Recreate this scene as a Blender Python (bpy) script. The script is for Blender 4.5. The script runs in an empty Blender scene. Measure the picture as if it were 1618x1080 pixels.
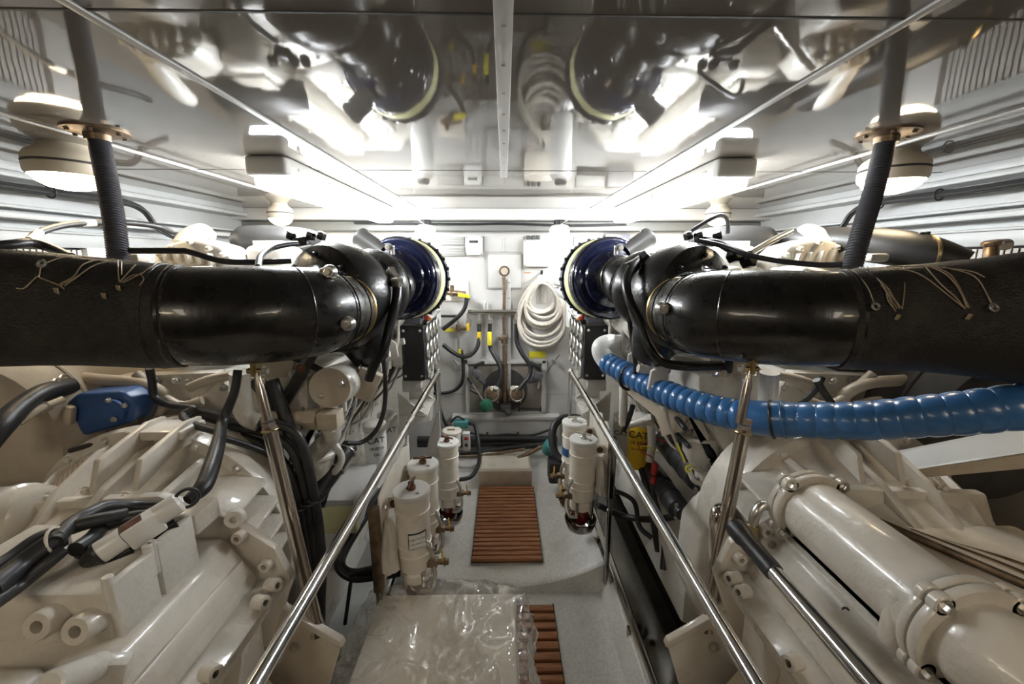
import bpy, bmesh, math, random
from mathutils import Vector, Matrix, Euler, noise
from mathutils.bvhtree import BVHTree
random.seed(7)
PI = math.pi
V = Vector
C = bpy.context.scene.collection
CAMZ = 1.95                      # eye height above the lower floor
F = 640.0                        # focal length in pixels of the 1618 px wide frame
cam_loc = V((0, 0, CAMZ))
cam_rot = Euler((PI/2 - math.atan(130/640), 0, -math.atan(12/640)), 'XYZ')
CM = cam_rot.to_matrix()

# ---------- measuring: a spot of the photograph at a known depth / height / side distance
def ray(px, py):
    return CM @ V(((px-809)/F, (540-py)/F, -1.0))
def P(px, py, Y):
    d = ray(px, py); return cam_loc + d*(Y/d.y)
def PZ(px, py, z):
    d = ray(px, py); return cam_loc + d*((z-CAMZ)/d.z)
def PX(px, py, x):
    d = ray(px, py); return cam_loc + d*(x/d.x)
def PP(lst): return [P(*a) for a in lst]

# ---------- materials
def nd(nt, t, **kw):
    n = nt.nodes.new(t)
    for k, v in kw.items(): setattr(n, k, v)
    return n
def mat(name, col, rough=.5, metal=0, coat=0, var=0, vs=12, bump=0, bs=60, dirt=None, dirt_amt=0, dirt_scale=3, emit=None, es=0, trans=0, rvar=0, ior=1.5, detail=6):
    m = bpy.data.materials.new(name); m.use_nodes = True
    nt = m.node_tree; b = nt.nodes['Principled BSDF']
    b.inputs['Base Color'].default_value = (*col, 1)
    b.inputs['Roughness'].default_value = rough
    b.inputs['Metallic'].default_value = metal
    b.inputs['Coat Weight'].default_value = coat
    b.inputs['Coat Roughness'].default_value = .08
    b.inputs['Transmission Weight'].default_value = trans
    b.inputs['IOR'].default_value = ior
    tc = nd(nt, 'ShaderNodeTexCoord')
    last = None
    if var or dirt:
        n = nd(nt, 'ShaderNodeTexNoise'); n.inputs['Scale'].default_value = vs; n.inputs['Detail'].default_value = detail
        nt.links.new(tc.outputs['Object'], n.inputs['Vector'])
        r = nd(nt, 'ShaderNodeMapRange'); r.inputs['From Min'].default_value = .3; r.inputs['From Max'].default_value = .7
        r.inputs['To Min'].default_value = 1-var; r.inputs['To Max'].default_value = 1+var*.6
        nt.links.new(n.outputs['Fac'], r.inputs['Value'])
        mx = nd(nt, 'ShaderNodeMix', data_type='RGBA', blend_type='MULTIPLY'); mx.inputs['Factor'].default_value = 1
        mx.inputs[6].default_value = (*col, 1)
        nt.links.new(r.outputs['Result'], mx.inputs[7]); last = mx.outputs[2]
        if dirt:
            n2 = nd(nt, 'ShaderNodeTexNoise'); n2.inputs['Scale'].default_value = dirt_scale; n2.inputs['Detail'].default_value = 10; n2.inputs['Roughness'].default_value = .7
            nt.links.new(tc.outputs['Object'], n2.inputs['Vector'])
            r2 = nd(nt, 'ShaderNodeMapRange'); r2.inputs['From Min'].default_value = .5; r2.inputs['From Max'].default_value = .75
            r2.inputs['To Max'].default_value = dirt_amt
            nt.links.new(n2.outputs['Fac'], r2.inputs['Value'])
            m2 = nd(nt, 'ShaderNodeMix', data_type='RGBA'); m2.inputs[7].default_value = (*dirt, 1)
            nt.links.new(r2.outputs['Result'], m2.inputs['Factor']); nt.links.new(last, m2.inputs[6]); last = m2.outputs[2]
        nt.links.new(last, b.inputs['Base Color'])
    if rvar:
        n3 = nd(nt, 'ShaderNodeTexNoise'); n3.inputs['Scale'].default_value = vs*.7; n3.inputs['Detail'].default_value = 5
        nt.links.new(tc.outputs['Object'], n3.inputs['Vector'])
        r3 = nd(nt, 'ShaderNodeMapRange'); r3.inputs['From Min'].default_value = .3; r3.inputs['From Max'].default_value = .7
        r3.inputs['To Min'].default_value = max(0, rough-rvar); r3.inputs['To Max'].default_value = rough+rvar
        nt.links.new(n3.outputs['Fac'], r3.inputs['Value']); nt.links.new(r3.outputs['Result'], b.inputs['Roughness'])
    if bump:
        n4 = nd(nt, 'ShaderNodeTexNoise'); n4.inputs['Scale'].default_value = bs; n4.inputs['Detail'].default_value = 4
        nt.links.new(tc.outputs['Object'], n4.inputs['Vector'])
        bp = nd(nt, 'ShaderNodeBump'); bp.inputs['Strength'].default_value = bump; bp.inputs['Distance'].default_value = .01
        nt.links.new(n4.outputs['Fac'], bp.inputs['Height']); nt.links.new(bp.outputs['Normal'], b.inputs['Normal'])
    if emit:
        b.inputs['Emission Color'].default_value = (*emit, 1); b.inputs['Emission Strength'].default_value = es
    return m

M = {}
M['ceil'] = mat('ceiling gelcoat', (.215,.195,.17), .04, var=.05, vs=2, bump=.05, bs=4.5, ior=1.52)
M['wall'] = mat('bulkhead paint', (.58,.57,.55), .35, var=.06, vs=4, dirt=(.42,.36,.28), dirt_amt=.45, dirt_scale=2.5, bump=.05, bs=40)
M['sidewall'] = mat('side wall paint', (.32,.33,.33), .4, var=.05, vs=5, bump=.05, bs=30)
M['seam'] = mat('white ceiling trim', (.55,.54,.52), .35)
M['dark'] = mat('dark bilge paint', (.06,.055,.05), .6, var=.3)
M['floor'] = mat('speckled gelcoat floor', (.76,.75,.72), .38, var=.14, vs=90, detail=2, dirt=(.33,.29,.24), dirt_amt=.4, dirt_scale=4, bump=.06, bs=140)
M['hull'] = mat('hull side paint', (.27,.24,.20), .55, var=.15, vs=6, dirt=(.25,.2,.15), dirt_amt=.5)
M['white'] = mat('white engine enamel', (.66,.635,.58), .32, coat=.3, var=.08, vs=9, dirt=(.33,.26,.18), dirt_amt=.6, dirt_scale=9, bump=.15, bs=90, rvar=.08)
M['white2'] = mat('off white gearbox enamel', (.62,.58,.51), .33, coat=.35, var=.08, vs=7, dirt=(.34,.25,.15), dirt_amt=.55, dirt_scale=5, bump=.16, bs=70, rvar=.1)
M['clean'] = mat('clean white plastic', (.76,.76,.74), .3, var=.02)
M['cream'] = mat('cream filter enamel', (.78,.73,.64), .35, coat=.2, var=.06, vs=14, dirt=(.36,.27,.18), dirt_amt=.5, dirt_scale=9, bump=.05, bs=60)
M['beige'] = mat('beige enamel', (.56,.49,.39), .42, var=.1, vs=9, dirt=(.3,.22,.14), dirt_amt=.5, dirt_scale=6, bump=.1, bs=60)
M['wrap'] = mat('black insulation cloth', (.011,.010,.009), .5, var=.35, vs=40, bump=.5, bs=220, dirt=(.09,.07,.05), dirt_amt=.5, dirt_scale=5)
M['tan'] = mat('tan lacing wire', (.42,.33,.22), .45, metal=.4, var=.2)
M['black'] = mat('satin black casting', (.008,.008,.0085), .3, coat=.15, var=.2, vs=20, bump=.12, bs=70, rvar=.05)
M['matte'] = mat('matt charcoal pipe', (.035,.034,.033), .42, var=.15, vs=14, bump=.05, bs=60)
M['rubber'] = mat('black rubber hose', (.022,.022,.023), .42, var=.3, vs=30, bump=.1, bs=120)
M['conduit'] = mat('grey corrugated conduit', (.12,.12,.135), .32, var=.15)
M['plasticblack'] = mat('black plastic', (.025,.026,.028), .38, bump=.08, bs=250)
M['navy'] = mat('navy gloss filter can', (.012,.016,.05), .12, coat=.8, var=.1)
M['navy2'] = mat('black gloss rim', (.015,.015,.018), .15, coat=.6)
M['steel'] = mat('polished stainless steel', (.72,.70,.67), .16, metal=1, rvar=.05, vs=20)
M['oldsteel'] = mat('tarnished chrome', (.60,.54,.48), .17, metal=1)
M['darksteel'] = mat('dark stainless sheet', (.26,.25,.235), .12, metal=1, var=.25, vs=5, rvar=.07)
M['brass'] = mat('tarnished brass', (.42,.32,.16), .35, metal=1, var=.3, vs=30)
M['bronze'] = mat('brown bronze pipe', (.24,.17,.11), .4, metal=.8, var=.4, vs=25)
M['rust'] = mat('rusty steel', (.16,.075,.045), .6, metal=.4, var=.4, vs=40)
M['alu'] = mat('galvanised clamp', (.6,.58,.54), .3, metal=.9, var=.15, vs=40)
M['yellow'] = mat('yellow enamel', (.78,.50,.03), .35, var=.06)
M['yellow2'] = mat('yellow tag', (.82,.72,.04), .4)
M['paleyellow'] = mat('pale yellow band label', (.80,.77,.42), .35)
M['red'] = mat('red plastic', (.45,.03,.03), .35)
M['redbowl'] = mat('dark red fuel bowl', (.11,.012,.012), .1, coat=.6)
M['green'] = mat('green brush bristle', (.015,.16,.085), .6, var=.4, vs=60, bump=.8, bs=300)
M['teal'] = mat('teal pump paint', (.05,.22,.21), .4, var=.2)
M['bluepump'] = mat('blue pump paint', (.03,.09,.26), .38, var=.2, vs=18)
M['bluehose'] = mat('blue silicone hose', (.042,.155,.38), .28, coat=.25, var=.12, vs=12, bump=.05, bs=90, dirt=(.04,.08,.16), dirt_amt=.5, dirt_scale=5)
M['ropehose'] = mat('clear braided hose', (.62,.57,.49), .4, var=.18, vs=60, bump=.3, bs=300)
M['paper'] = mat('white paper label', (.82,.82,.80), .5)
M['ink'] = mat('black print', (.02,.02,.02), .5)
M['greyprint'] = mat('grey print', (.25,.27,.30), .5)
M['cloth'] = mat('white cotton rag', (.66,.62,.55), .85, var=.1, vs=20, bump=.4, bs=60, dirt=(.4,.3,.2), dirt_amt=.4)
M['band'] = mat('dull grey band paint', (.20,.20,.19), .5, var=.05)
M['grey'] = mat('grey painted panel', (.40,.40,.38), .45, var=.05)
M['teak_gap'] = mat('dark teak joint', (.10,.045,.025), .6)
M['boxwhite'] = mat('white carton', (.85,.82,.77), .55, var=.05, vs=4)
M['glass'] = mat('gauge glass', (.5,.5,.48), .12, metal=.3, coat=.5)
M['gaugeface'] = mat('gauge face', (.04,.04,.045), .3)
M['orange'] = mat('orange terminal', (.6,.18,.03), .4)
M['diffuser'] = mat('lit tube diffuser', (.9,.9,.9), .4, emit=(.93,.97,1.0), es=23)
M['tubeend'] = mat('grey lamp housing', (.62,.62,.60), .4)
M['dome'] = mat('lit lamp dome', (.9,.85,.75), .3, emit=(1.0,.80,.52), es=9)
M['fill_tube'] = mat('warm fill tube diffuser', (.9,.88,.84), .4, emit=(1.0,.89,.74), es=3.8)  # only for the added tubes behind the camera
M['lampbody'] = mat('cream lamp body', (.66,.58,.45), .4)
# teak with grain
def wood():
    m = bpy.data.materials.new('oiled teak'); m.use_nodes = True; nt = m.node_tree; b = nt.nodes['Principled BSDF']
    tc = nd(nt, 'ShaderNodeTexCoord'); mp = nd(nt, 'ShaderNodeMapping'); mp.inputs['Scale'].default_value = (3, 40, 40)
    n = nd(nt, 'ShaderNodeTexNoise'); n.inputs['Scale'].default_value = 2.5; n.inputs['Detail'].default_value = 8
    r = nd(nt, 'ShaderNodeValToRGB'); r.color_ramp.elements[0].position = .3; r.color_ramp.elements[0].color = (.24,.085,.035,1)
    r.color_ramp.elements[1].position = .75; r.color_ramp.elements[1].color = (.58,.27,.12,1)
    nt.links.new(tc.outputs['Object'], mp.inputs['Vector']); nt.links.new(mp.outputs['Vector'], n.inputs['Vector'])
    nt.links.new(n.outputs['Fac'], r.inputs['Fac']); nt.links.new(r.outputs['Color'], b.inputs['Base Color'])
    b.inputs['Roughness'].default_value = .5
    return m
M['teak'] = wood()
# wrapped lacquered elbow: bandage-like stripes
def elbow_mat():
    m = mat('lacquered black wrap', (.008,.0075,.007), .22, coat=.4)
    nt = m.node_tree; b = nt.nodes['Principled BSDF']
    tc = nd(nt, 'ShaderNodeTexCoord'); mp = nd(nt, 'ShaderNodeMapping'); mp.inputs['Scale'].default_value = (22, 4, 4)
    n = nd(nt, 'ShaderNodeTexNoise'); n.inputs['Scale'].default_value = 2; n.inputs['Detail'].default_value = 6; n.inputs['Roughness'].default_value = .65
    bp = nd(nt, 'ShaderNodeBump'); bp.inputs['Strength'].default_value = .3; bp.inputs['Distance'].default_value = .004
    nt.links.new(tc.outputs['Object'], mp.inputs['Vector']); nt.links.new(mp.outputs['Vector'], n.inputs['Vector'])
    nt.links.new(n.outputs['Fac'], bp.inputs['Height']); nt.links.new(bp.outputs['Normal'], b.inputs['Normal'])
    n2 = nd(nt, 'ShaderNodeTexNoise'); n2.inputs['Scale'].default_value = 35; n2.inputs['Detail'].default_value = 6
    r = nd(nt, 'ShaderNodeMapRange'); r.inputs['To Min'].default_value = .12; r.inputs['To Max'].default_value = .5
    nt.links.new(tc.outputs['Object'], n2.inputs['Vector']); nt.links.new(n2.outputs['Fac'], r.inputs['Value']); nt.links.new(r.outputs['Result'], b.inputs['Roughness'])
    return m
M['elbow'] = elbow_mat()
# perforated screen
def screen():
    m = mat('perforated beige screen', (.4,.34,.26), .5); nt = m.node_tree; b = nt.nodes['Principled BSDF']
    tc = nd(nt, 'ShaderNodeTexCoord'); v = nd(nt, 'ShaderNodeTexVoronoi'); v.inputs['Scale'].default_value = 150; v.inputs['Randomness'].default_value = 0
    r = nd(nt, 'ShaderNodeValToRGB'); r.color_ramp.elements[0].position = .28; r.color_ramp.elements[0].color = (.015,.012,.01,1)
    r.color_ramp.elements[1].position = .42; r.color_ramp.elements[1].color = (.42,.35,.27,1)
    nt.links.new(tc.outputs['Object'], v.inputs['Vector']); nt.links.new(v.outputs['Distance'], r.inputs['Fac']); nt.links.new(r.outputs['Color'], b.inputs['Base Color'])
    return m
M['screen'] = screen()
def plastic_film():
    m = bpy.data.materials.new('clear plastic film'); m.use_nodes = True; nt = m.node_tree
    for n in list(nt.nodes): nt.nodes.remove(n)
    o = nd(nt, 'ShaderNodeOutputMaterial'); mix = nd(nt, 'ShaderNodeMixShader'); t = nd(nt, 'ShaderNodeBsdfTransparent'); t.inputs['Color'].default_value = (.97,.965,.95,1)
    g = nd(nt, 'ShaderNodeBsdfGlossy'); g.inputs['Roughness'].default_value = .05; g.inputs['Color'].default_value = (1,1,1,1)
    lw = nd(nt, 'ShaderNodeLayerWeight'); lw.inputs['Blend'].default_value = .5; fr = nd(nt, 'ShaderNodeMapRange'); fr.inputs['To Min'].default_value = .16; fr.inputs['To Max'].default_value = .7; pw = nd(nt, 'ShaderNodeMath', operation='POWER'); pw.inputs[1].default_value = 3; nt.links.new(lw.outputs['Facing'], pw.inputs[0]); nt.links.new(pw.outputs[0], fr.inputs['Value'])
    tc = nd(nt, 'ShaderNodeTexCoord'); n = nd(nt, 'ShaderNodeTexNoise', noise_type='RIDGED_MULTIFRACTAL'); n.inputs['Scale'].default_value = 6; n.inputs['Detail'].default_value = 3; n.inputs['Distortion'].default_value = .8
    bp = nd(nt, 'ShaderNodeBump'); bp.inputs['Strength'].default_value = .9; bp.inputs['Distance'].default_value = .03
    nt.links.new(tc.outputs['Object'], n.inputs['Vector']); nt.links.new(n.outputs['Fac'], bp.inputs['Height'])
    nt.links.new(bp.outputs['Normal'], g.inputs['Normal']); nt.links.new(bp.outputs['Normal'], lw.inputs['Normal'])
    nt.links.new(fr.outputs['Result'], mix.inputs['Fac']); nt.links.new(t.outputs['BSDF'], mix.inputs[1]); nt.links.new(g.outputs['BSDF'], mix.inputs[2])
    df = nd(nt, 'ShaderNodeBsdfDiffuse'); df.inputs['Color'].default_value = (.85,.84,.8,1); m2 = nd(nt, 'ShaderNodeMixShader'); m2.inputs['Fac'].default_value = .09
    nt.links.new(mix.outputs['Shader'], m2.inputs[1]); nt.links.new(df.outputs['BSDF'], m2.inputs[2])
    nt.links.new(m2.outputs['Shader'], o.inputs['Surface'])
    return m
M['film'] = plastic_film()

# ---------- geometry
def frame_of(d):
    d = d.normalized()
    a = V((0,0,1)) if abs(d.z) < .9 else V((0,1,0))
    x = a.cross(d).normalized(); y = d.cross(x).normalized()
    return x, y, d
def catmull(pts, sub):
    if len(pts) < 3 or sub < 2: return [V(p) for p in pts]
    pts = [V(p) for p in pts]; out = []
    e = [pts[0]*2-pts[1]] + pts + [pts[-1]*2-pts[-2]]
    for i in range(1, len(e)-2):
        p0, p1, p2, p3 = e[i-1], e[i], e[i+1], e[i+2]
        for k in range(sub):
            t = k/sub
            out.append(.5*((2*p1)+(-p0+p2)*t+(2*p0-5*p1+4*p2-p3)*t*t+(-p0+3*p1-3*p2+p3)*t**3))
    out.append(pts[-1]); return out
def lerp_list(vals, n):
    m = len(vals)
    return [vals[min(int(i*(m-1)/(n-1)), m-2)]*(1-(i*(m-1)/(n-1)-min(int(i*(m-1)/(n-1)), m-2))) + vals[min(int(i*(m-1)/(n-1)), m-2)+1]*(i*(m-1)/(n-1)-min(int(i*(m-1)/(n-1)), m-2)) for i in range(n)]

class MB:
    def __init__(s): s.bm = bmesh.new()
    def _hull(s, verts, faces, bev=0, seg=2):
        vs = [s.bm.verts.new(v) for v in verts]; fs = []
        for f in faces:
            try: fs.append(s.bm.faces.new([vs[i] for i in f]))
            except ValueError: pass
        if bev > 0:
            es = list({e for f in fs for e in f.edges})
            bmesh.ops.bevel(s.bm, geom=es, offset=bev, segments=seg, affect='EDGES', profile=.5)
        return s
    def box(s, c, size, rot=None, bev=.0, seg=2):
        c = V(c); hx, hy, hz = [a/2 for a in size]
        R = Matrix.Identity(3) if rot is None else (Euler(rot).to_matrix() if not isinstance(rot, Matrix) else rot)
        vs = [c + R @ V((x*hx, y*hy, z*hz)) for x in (-1,1) for y in (-1,1) for z in (-1,1)]
        return s._hull(vs, [(0,1,3,2),(4,6,7,5),(0,4,5,1),(2,3,7,6),(0,2,6,4),(1,5,7,3)], min(bev, min(size)*.45), seg)
    def box2(s, a, b, bev=0, seg=2):
        a, b = V(a), V(b)
        return s.box((a+b)/2, [abs(b[i]-a[i]) for i in range(3)], None, bev, seg)
    def prism(s, pts, vec, bev=0, seg=2):
        n = len(pts); pts = [V(p) for p in pts]; vec = V(vec)
        vs = pts + [p+vec for p in pts]
        fs = [tuple(range(n))[::-1], tuple(range(n, 2*n))] + [(i, (i+1)%n, n+(i+1)%n, n+i) for i in range(n)]
        return s._hull(vs, fs, bev, seg)
    def loft(s, loops, cap=True, close=True):
        rings = [[s.bm.verts.new(p) for p in l] for l in loops]; n = len(rings[0])
        for a, b in zip(rings, rings[1:]):
            for i in range(n if close else n-1):
                s.bm.faces.new((a[i], a[(i+1)%n], b[(i+1)%n], b[i]))
        if cap:
            s.bm.faces.new(rings[0][::-1]); s.bm.faces.new(rings[-1])
        return s
    def tube(s, pts, r, n=12, sub=6, cap=True):
        pts = catmull(pts, sub); m = len(pts)
        rs = lerp_list(r, m) if isinstance(r, (list, tuple)) else ([r(i/(m-1)) for i in range(m)] if callable(r) else [r]*m)
        loops = []; x = None
        for i, p in enumerate(pts):
            d = (pts[min(i+1, m-1)] - pts[max(i-1, 0)])
            if d.length < 1e-9: d = V((0,0,1))
            d.normalize()
            if x is None: x, y, _ = frame_of(d)
            else:
                x = (x - d*x.dot(d))
                x = x.normalized() if x.length > 1e-6 else frame_of(d)[0]
                y = d.cross(x)
            loops.append([p + (x*math.cos(2*PI*k/n) + y*math.sin(2*PI*k/n))*rs[i] for k in range(n)])
        return s.loft(loops, cap)
    def cyl(s, a, b, r, r2=None, n=24, ch=0):
        a, b = V(a), V(b); r2 = r if r2 is None else r2; L = (b-a).length
        if ch: return s.lathe([(0,0),(r-ch,0),(r,ch),(r2,L-ch),(r2-ch,L),(0,L)], a, b-a, n)
        return s.lathe([(0,0),(r,0),(r2,L),(0,L)], a, b-a, n)
    def lathe(s, prof, o=(0,0,0), axis=(0,0,1), n=32, ang=None, up=None):
        o = V(o); x, y, d = frame_of(V(axis))
        rings = []
        for r, h in prof:
            if r < 1e-6: rings.append([s.bm.verts.new(o+d*h)])
            else: rings.append([s.bm.verts.new(o+d*h+(x*math.cos(2*PI*k/n)+y*math.sin(2*PI*k/n))*r) for k in range(n)])
        for a, b in zip(rings, rings[1:]):
            if len(a) == 1 and len(b) == 1: continue
            for k in range(n):
                k2 = (k+1) % n
                if len(a) == 1: s.bm.faces.new((a[0], b[k2], b[k]))
                elif len(b) == 1: s.bm.faces.new((a[k], a[k2], b[0]))
                else: s.bm.faces.new((a[k], a[k2], b[k2], b[k]))
        return s
    def ring(s, c, axis, R, r, n=36, m=10):
        c = V(c); x, y, d = frame_of(V(axis)); loops = []
        for i in range(n):
            a = 2*PI*i/n; u = x*math.cos(a)+y*math.sin(a)
            loops.append([s.bm.verts.new(c+u*R+(u*math.cos(2*PI*k/m)+d*math.sin(2*PI*k/m))*r) for k in range(m)])
        for i in range(n):
            a, b = loops[i], loops[(i+1)%n]
            for k in range(m): s.bm.faces.new((a[k], a[(k+1)%m], b[(k+1)%m], b[k]))
        return s
    def bolt(s, c, axis, r=.01, h=None, washer=True):
        c = V(c); h = h or r*1.1; x, y, d = frame_of(V(axis))
        if washer: s.cyl(c, c+d*r*.2, r*1.45, n=16)
        s.lathe([(0,0),(r,0),(r,h*.85),(r*.85,h),(0,h)], c+d*r*.2, d, 6)
        return s
    def boss(s, c, axis, R, r, h, n=24):
        # hollow stud: a thick short pipe
        return s.lathe([(R*1.08,0),(R,h*.15),(R,h*.9),(R*.9,h),(r,h),(r,h*.3),(0,h*.3)], c, axis, n)
    def grid(s, nx, ny, fn):
        vs = [[s.bm.verts.new(fn(i/nx, j/ny)) for i in range(nx+1)] for j in range(ny+1)]
        for j in range(ny):
            for i in range(nx): s.bm.faces.new((vs[j][i], vs[j][i+1], vs[j+1][i+1], vs[j+1][i]))
        return s
    def build(s, name, m, parent=None, sharp=38, recalc=True):
        bm = s.bm
        if recalc: bmesh.ops.recalc_face_normals(bm, faces=bm.faces[:])
        off = V((0,0,0)); q = parent
        while q is not None: off += q.location; q = q.parent
        for v in bm.verts: v.co -= off
        lim = math.radians(sharp)
        for f in bm.faces: f.smooth = True
        for e in bm.edges:
            if len(e.link_faces) == 2 and e.calc_face_angle(0) > lim: e.smooth = False
        me = bpy.data.meshes.new(name); bm.to_mesh(me); bm.free()
        o = bpy.data.objects.new(name, me); C.objects.link(o)
        me.materials.append(M[m] if isinstance(m, str) else m)
        if parent is not None: o.parent = parent
        return o
def thing(name, label, cat, loc, group=None):
    o = bpy.data.objects.new(name, None); C.objects.link(o); o.location = loc; o.empty_display_size = .1
    o['label'] = label; o['category'] = cat
    if group: o['group'] = group
    return o
def tag(o, label, cat, group=None, kind=None):
    o['label'] = label; o['category'] = cat
    if group: o['group'] = group
    if kind: o['kind'] = kind
    return o
def struct(name, mb, m):
    o = mb.build(name, m); o['kind'] = 'structure'; return o
def lab(o, t): o['label'] = t; return o
def text(s, name, loc, X, Y, size, m, parent, ext=.0004):
    # flat lettering; X = reading direction, Y = up direction of the letters
    cu = bpy.data.curves.new('t', 'FONT'); cu.body = s; cu.size = size; cu.extrude = ext; cu.align_x = 'CENTER'; cu.align_y = 'CENTER'
    t = bpy.data.objects.new('t', cu); C.objects.link(t)
    me = bpy.data.meshes.new_from_object(t.evaluated_get(bpy.context.evaluated_depsgraph_get()))
    bpy.data.objects.remove(t); bpy.data.curves.remove(cu)
    X = V(X).normalized(); Y = V(Y); Y = (Y - X*Y.dot(X)).normalized(); Z = X.cross(Y)
    R = Matrix((X, Y, Z)).transposed()
    off = V((0,0,0)); q = parent
    while q is not None: off += q.location; q = q.parent
    for v in me.vertices: v.co = V(loc) + R @ v.co - off
    me.name = name; me.materials.clear(); me.materials.append(M[m])
    o = bpy.data.objects.new(name, me); C.objects.link(o); o.parent = parent; return o
def bvh_of(*objs):
    # one ray target of finished meshes, in world coordinates
    vs, fs = [], []
    for o in objs:
        off = V((0,0,0)); q = o
        while q is not None: off += q.location; q = q.parent
        b = len(vs); vs += [v.co+off for v in o.data.vertices]; fs += [[b+i for i in p.vertices] for p in o.data.polygons]
    return BVHTree.FromPolygons(vs, fs)
def hit(bvh, px, py, lift=.0):
    h, n, i, d = bvh.ray_cast(cam_loc, ray(px, py).normalized())
    if h is None: return None
    if n.dot(ray(px, py)) > 0: n = -n
    return h + n*lift
def hits(bvh, lst, lift): return [h for h in (hit(bvh, a[0], a[1], lift) for a in lst) if h is not None]

# ---------- camera
cd = bpy.data.cameras.new('camera'); cam = bpy.data.objects.new('camera', cd); C.objects.link(cam)
cam.location = cam_loc; cam.rotation_euler = cam_rot; cd.sensor_width = 36; cd.lens = F/1618*36; cd.clip_start = .02
sc = bpy.context.scene; sc.camera = cam
ZC = CAMZ+.39                    # ceiling
ZP = CAMZ-1.70                   # raised aft platform
YW = 3.5
# ceiling and its trim
struct('ceiling', MB().box2((-2.3,-1.3,ZC),(2.3,3.7,ZC+.04)), 'ceil')
for i, x in enumerate((-1.365,-.672,.672,1.365)):
    struct('trim_%d' % (i+1), MB().box2((x-.009,-1.3,ZC-.005),(x+.009,YW,ZC+.001), .002), 'seam')
m = MB().box2((-.016,-1.3,ZC-.007),(.016,2.05,ZC+.001), .002)
for k in range(12): m.bolt((0, .35+.14*k, ZC-.007), (0,0,-1), .0035, .002)
struct('trim_5', m, 'seam')
m = MB()
for y in (1.93, .75): m.box2((-2.1,y-.0025,ZC-.0012),(2.1,y+.0025,ZC+.001))
struct('trim_6', m, 'dark')
# floors
struct('floor', MB().box2((-2.3,-1.3,-.05),(2.3,3.7,0)), 'dark')
ZL = CAMZ-1.78                   # lower walking floor
struct('floor_walkway', MB().box2((-.53,-1.3,.0),(.53,1.95,ZL)), 'floor')
def ztop(x, y):                   # raised platform running into a bowed cross member
    u = min(1, abs(x)/.53)
    ridge = CAMZ-1.728+.135*u**2.2
    t = max(0, min(1, (y-1.97)/(.10+.32*u)))
    t = t*t*(3-2*t)
    return ridge*(1-t)+ZP*t
m = MB(); nx, ny = 28, 24
loops = []
for i in range(nx+1):
    x = -.53+1.06*i/nx; l = [V((x,YW,.01)), V((x,1.885,.01)), V((x,1.885,ztop(x,1.8)-.03)), V((x,1.888,ztop(x,1.8)-.012)), V((x,1.90,ztop(x,1.8)-.002))]
    for j in range(ny+1):
        y = 1.92+.5*j/ny; l.append(V((x,y,ztop(x,y))))
    l.append(V((x,YW,ZP))); loops.append(l)
m.loft(loops)
struct('floor_platform', m, 'floor')
# side coamings of the walkway and tray
for s, nm in ((-1,'left'),(1,'right')):
    m = MB().prism([(s*.47,-1.3,0),(s*.55,-1.3,CAMZ-1.64),(s*.58,-1.3,CAMZ-1.64),(s*.62,-1.3,0)], (0,4.8,0), .006)
    o = struct('baseboard_%s' % nm, m, 'floor')
m = MB().box2((.555,-.2,CAMZ-1.638),(.590,3.3,CAMZ-1.610), .004)
er = tag(m.build('edge_rail', 'steel'), 'stainless edge channel along the right side of the walkway', 'edge rail')
for k in range(9): MB().box2((.545,.6+.3*k,CAMZ-1.665),(.556,.625+.3*k,CAMZ-1.612), .002).build('clip', 'darksteel', er)
m = MB().prism([(.605,-.2,CAMZ-1.64),(.62,-.2,CAMZ-1.69),(.84,-.2,CAMZ-1.70),(.865,-.2,CAMZ-1.60),(.875,-.2,CAMZ-1.60),(.855,-.2,CAMZ-1.715),(.61,-.2,CAMZ-1.705),(.595,-.2,CAMZ-1.645)], (0,3.4,0))
tag(m.build('drip_tray', 'darksteel'), 'dark polished steel drip tray beside the right engine', 'tray')
m = MB().prism([(-.605,-.2,CAMZ-1.64),(-.62,-.2,CAMZ-1.69),(-.84,-.2,CAMZ-1.70),(-.865,-.2,CAMZ-1.60),(-.875,-.2,CAMZ-1.60),(-.855,-.2,CAMZ-1.715),(-.61,-.2,CAMZ-1.705),(-.595,-.2,CAMZ-1.645)], (0,3.4,0))
tag(m.build('drip_tray', 'grey'), 'grey painted drip tray beside the left engine', 'tray')
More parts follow.
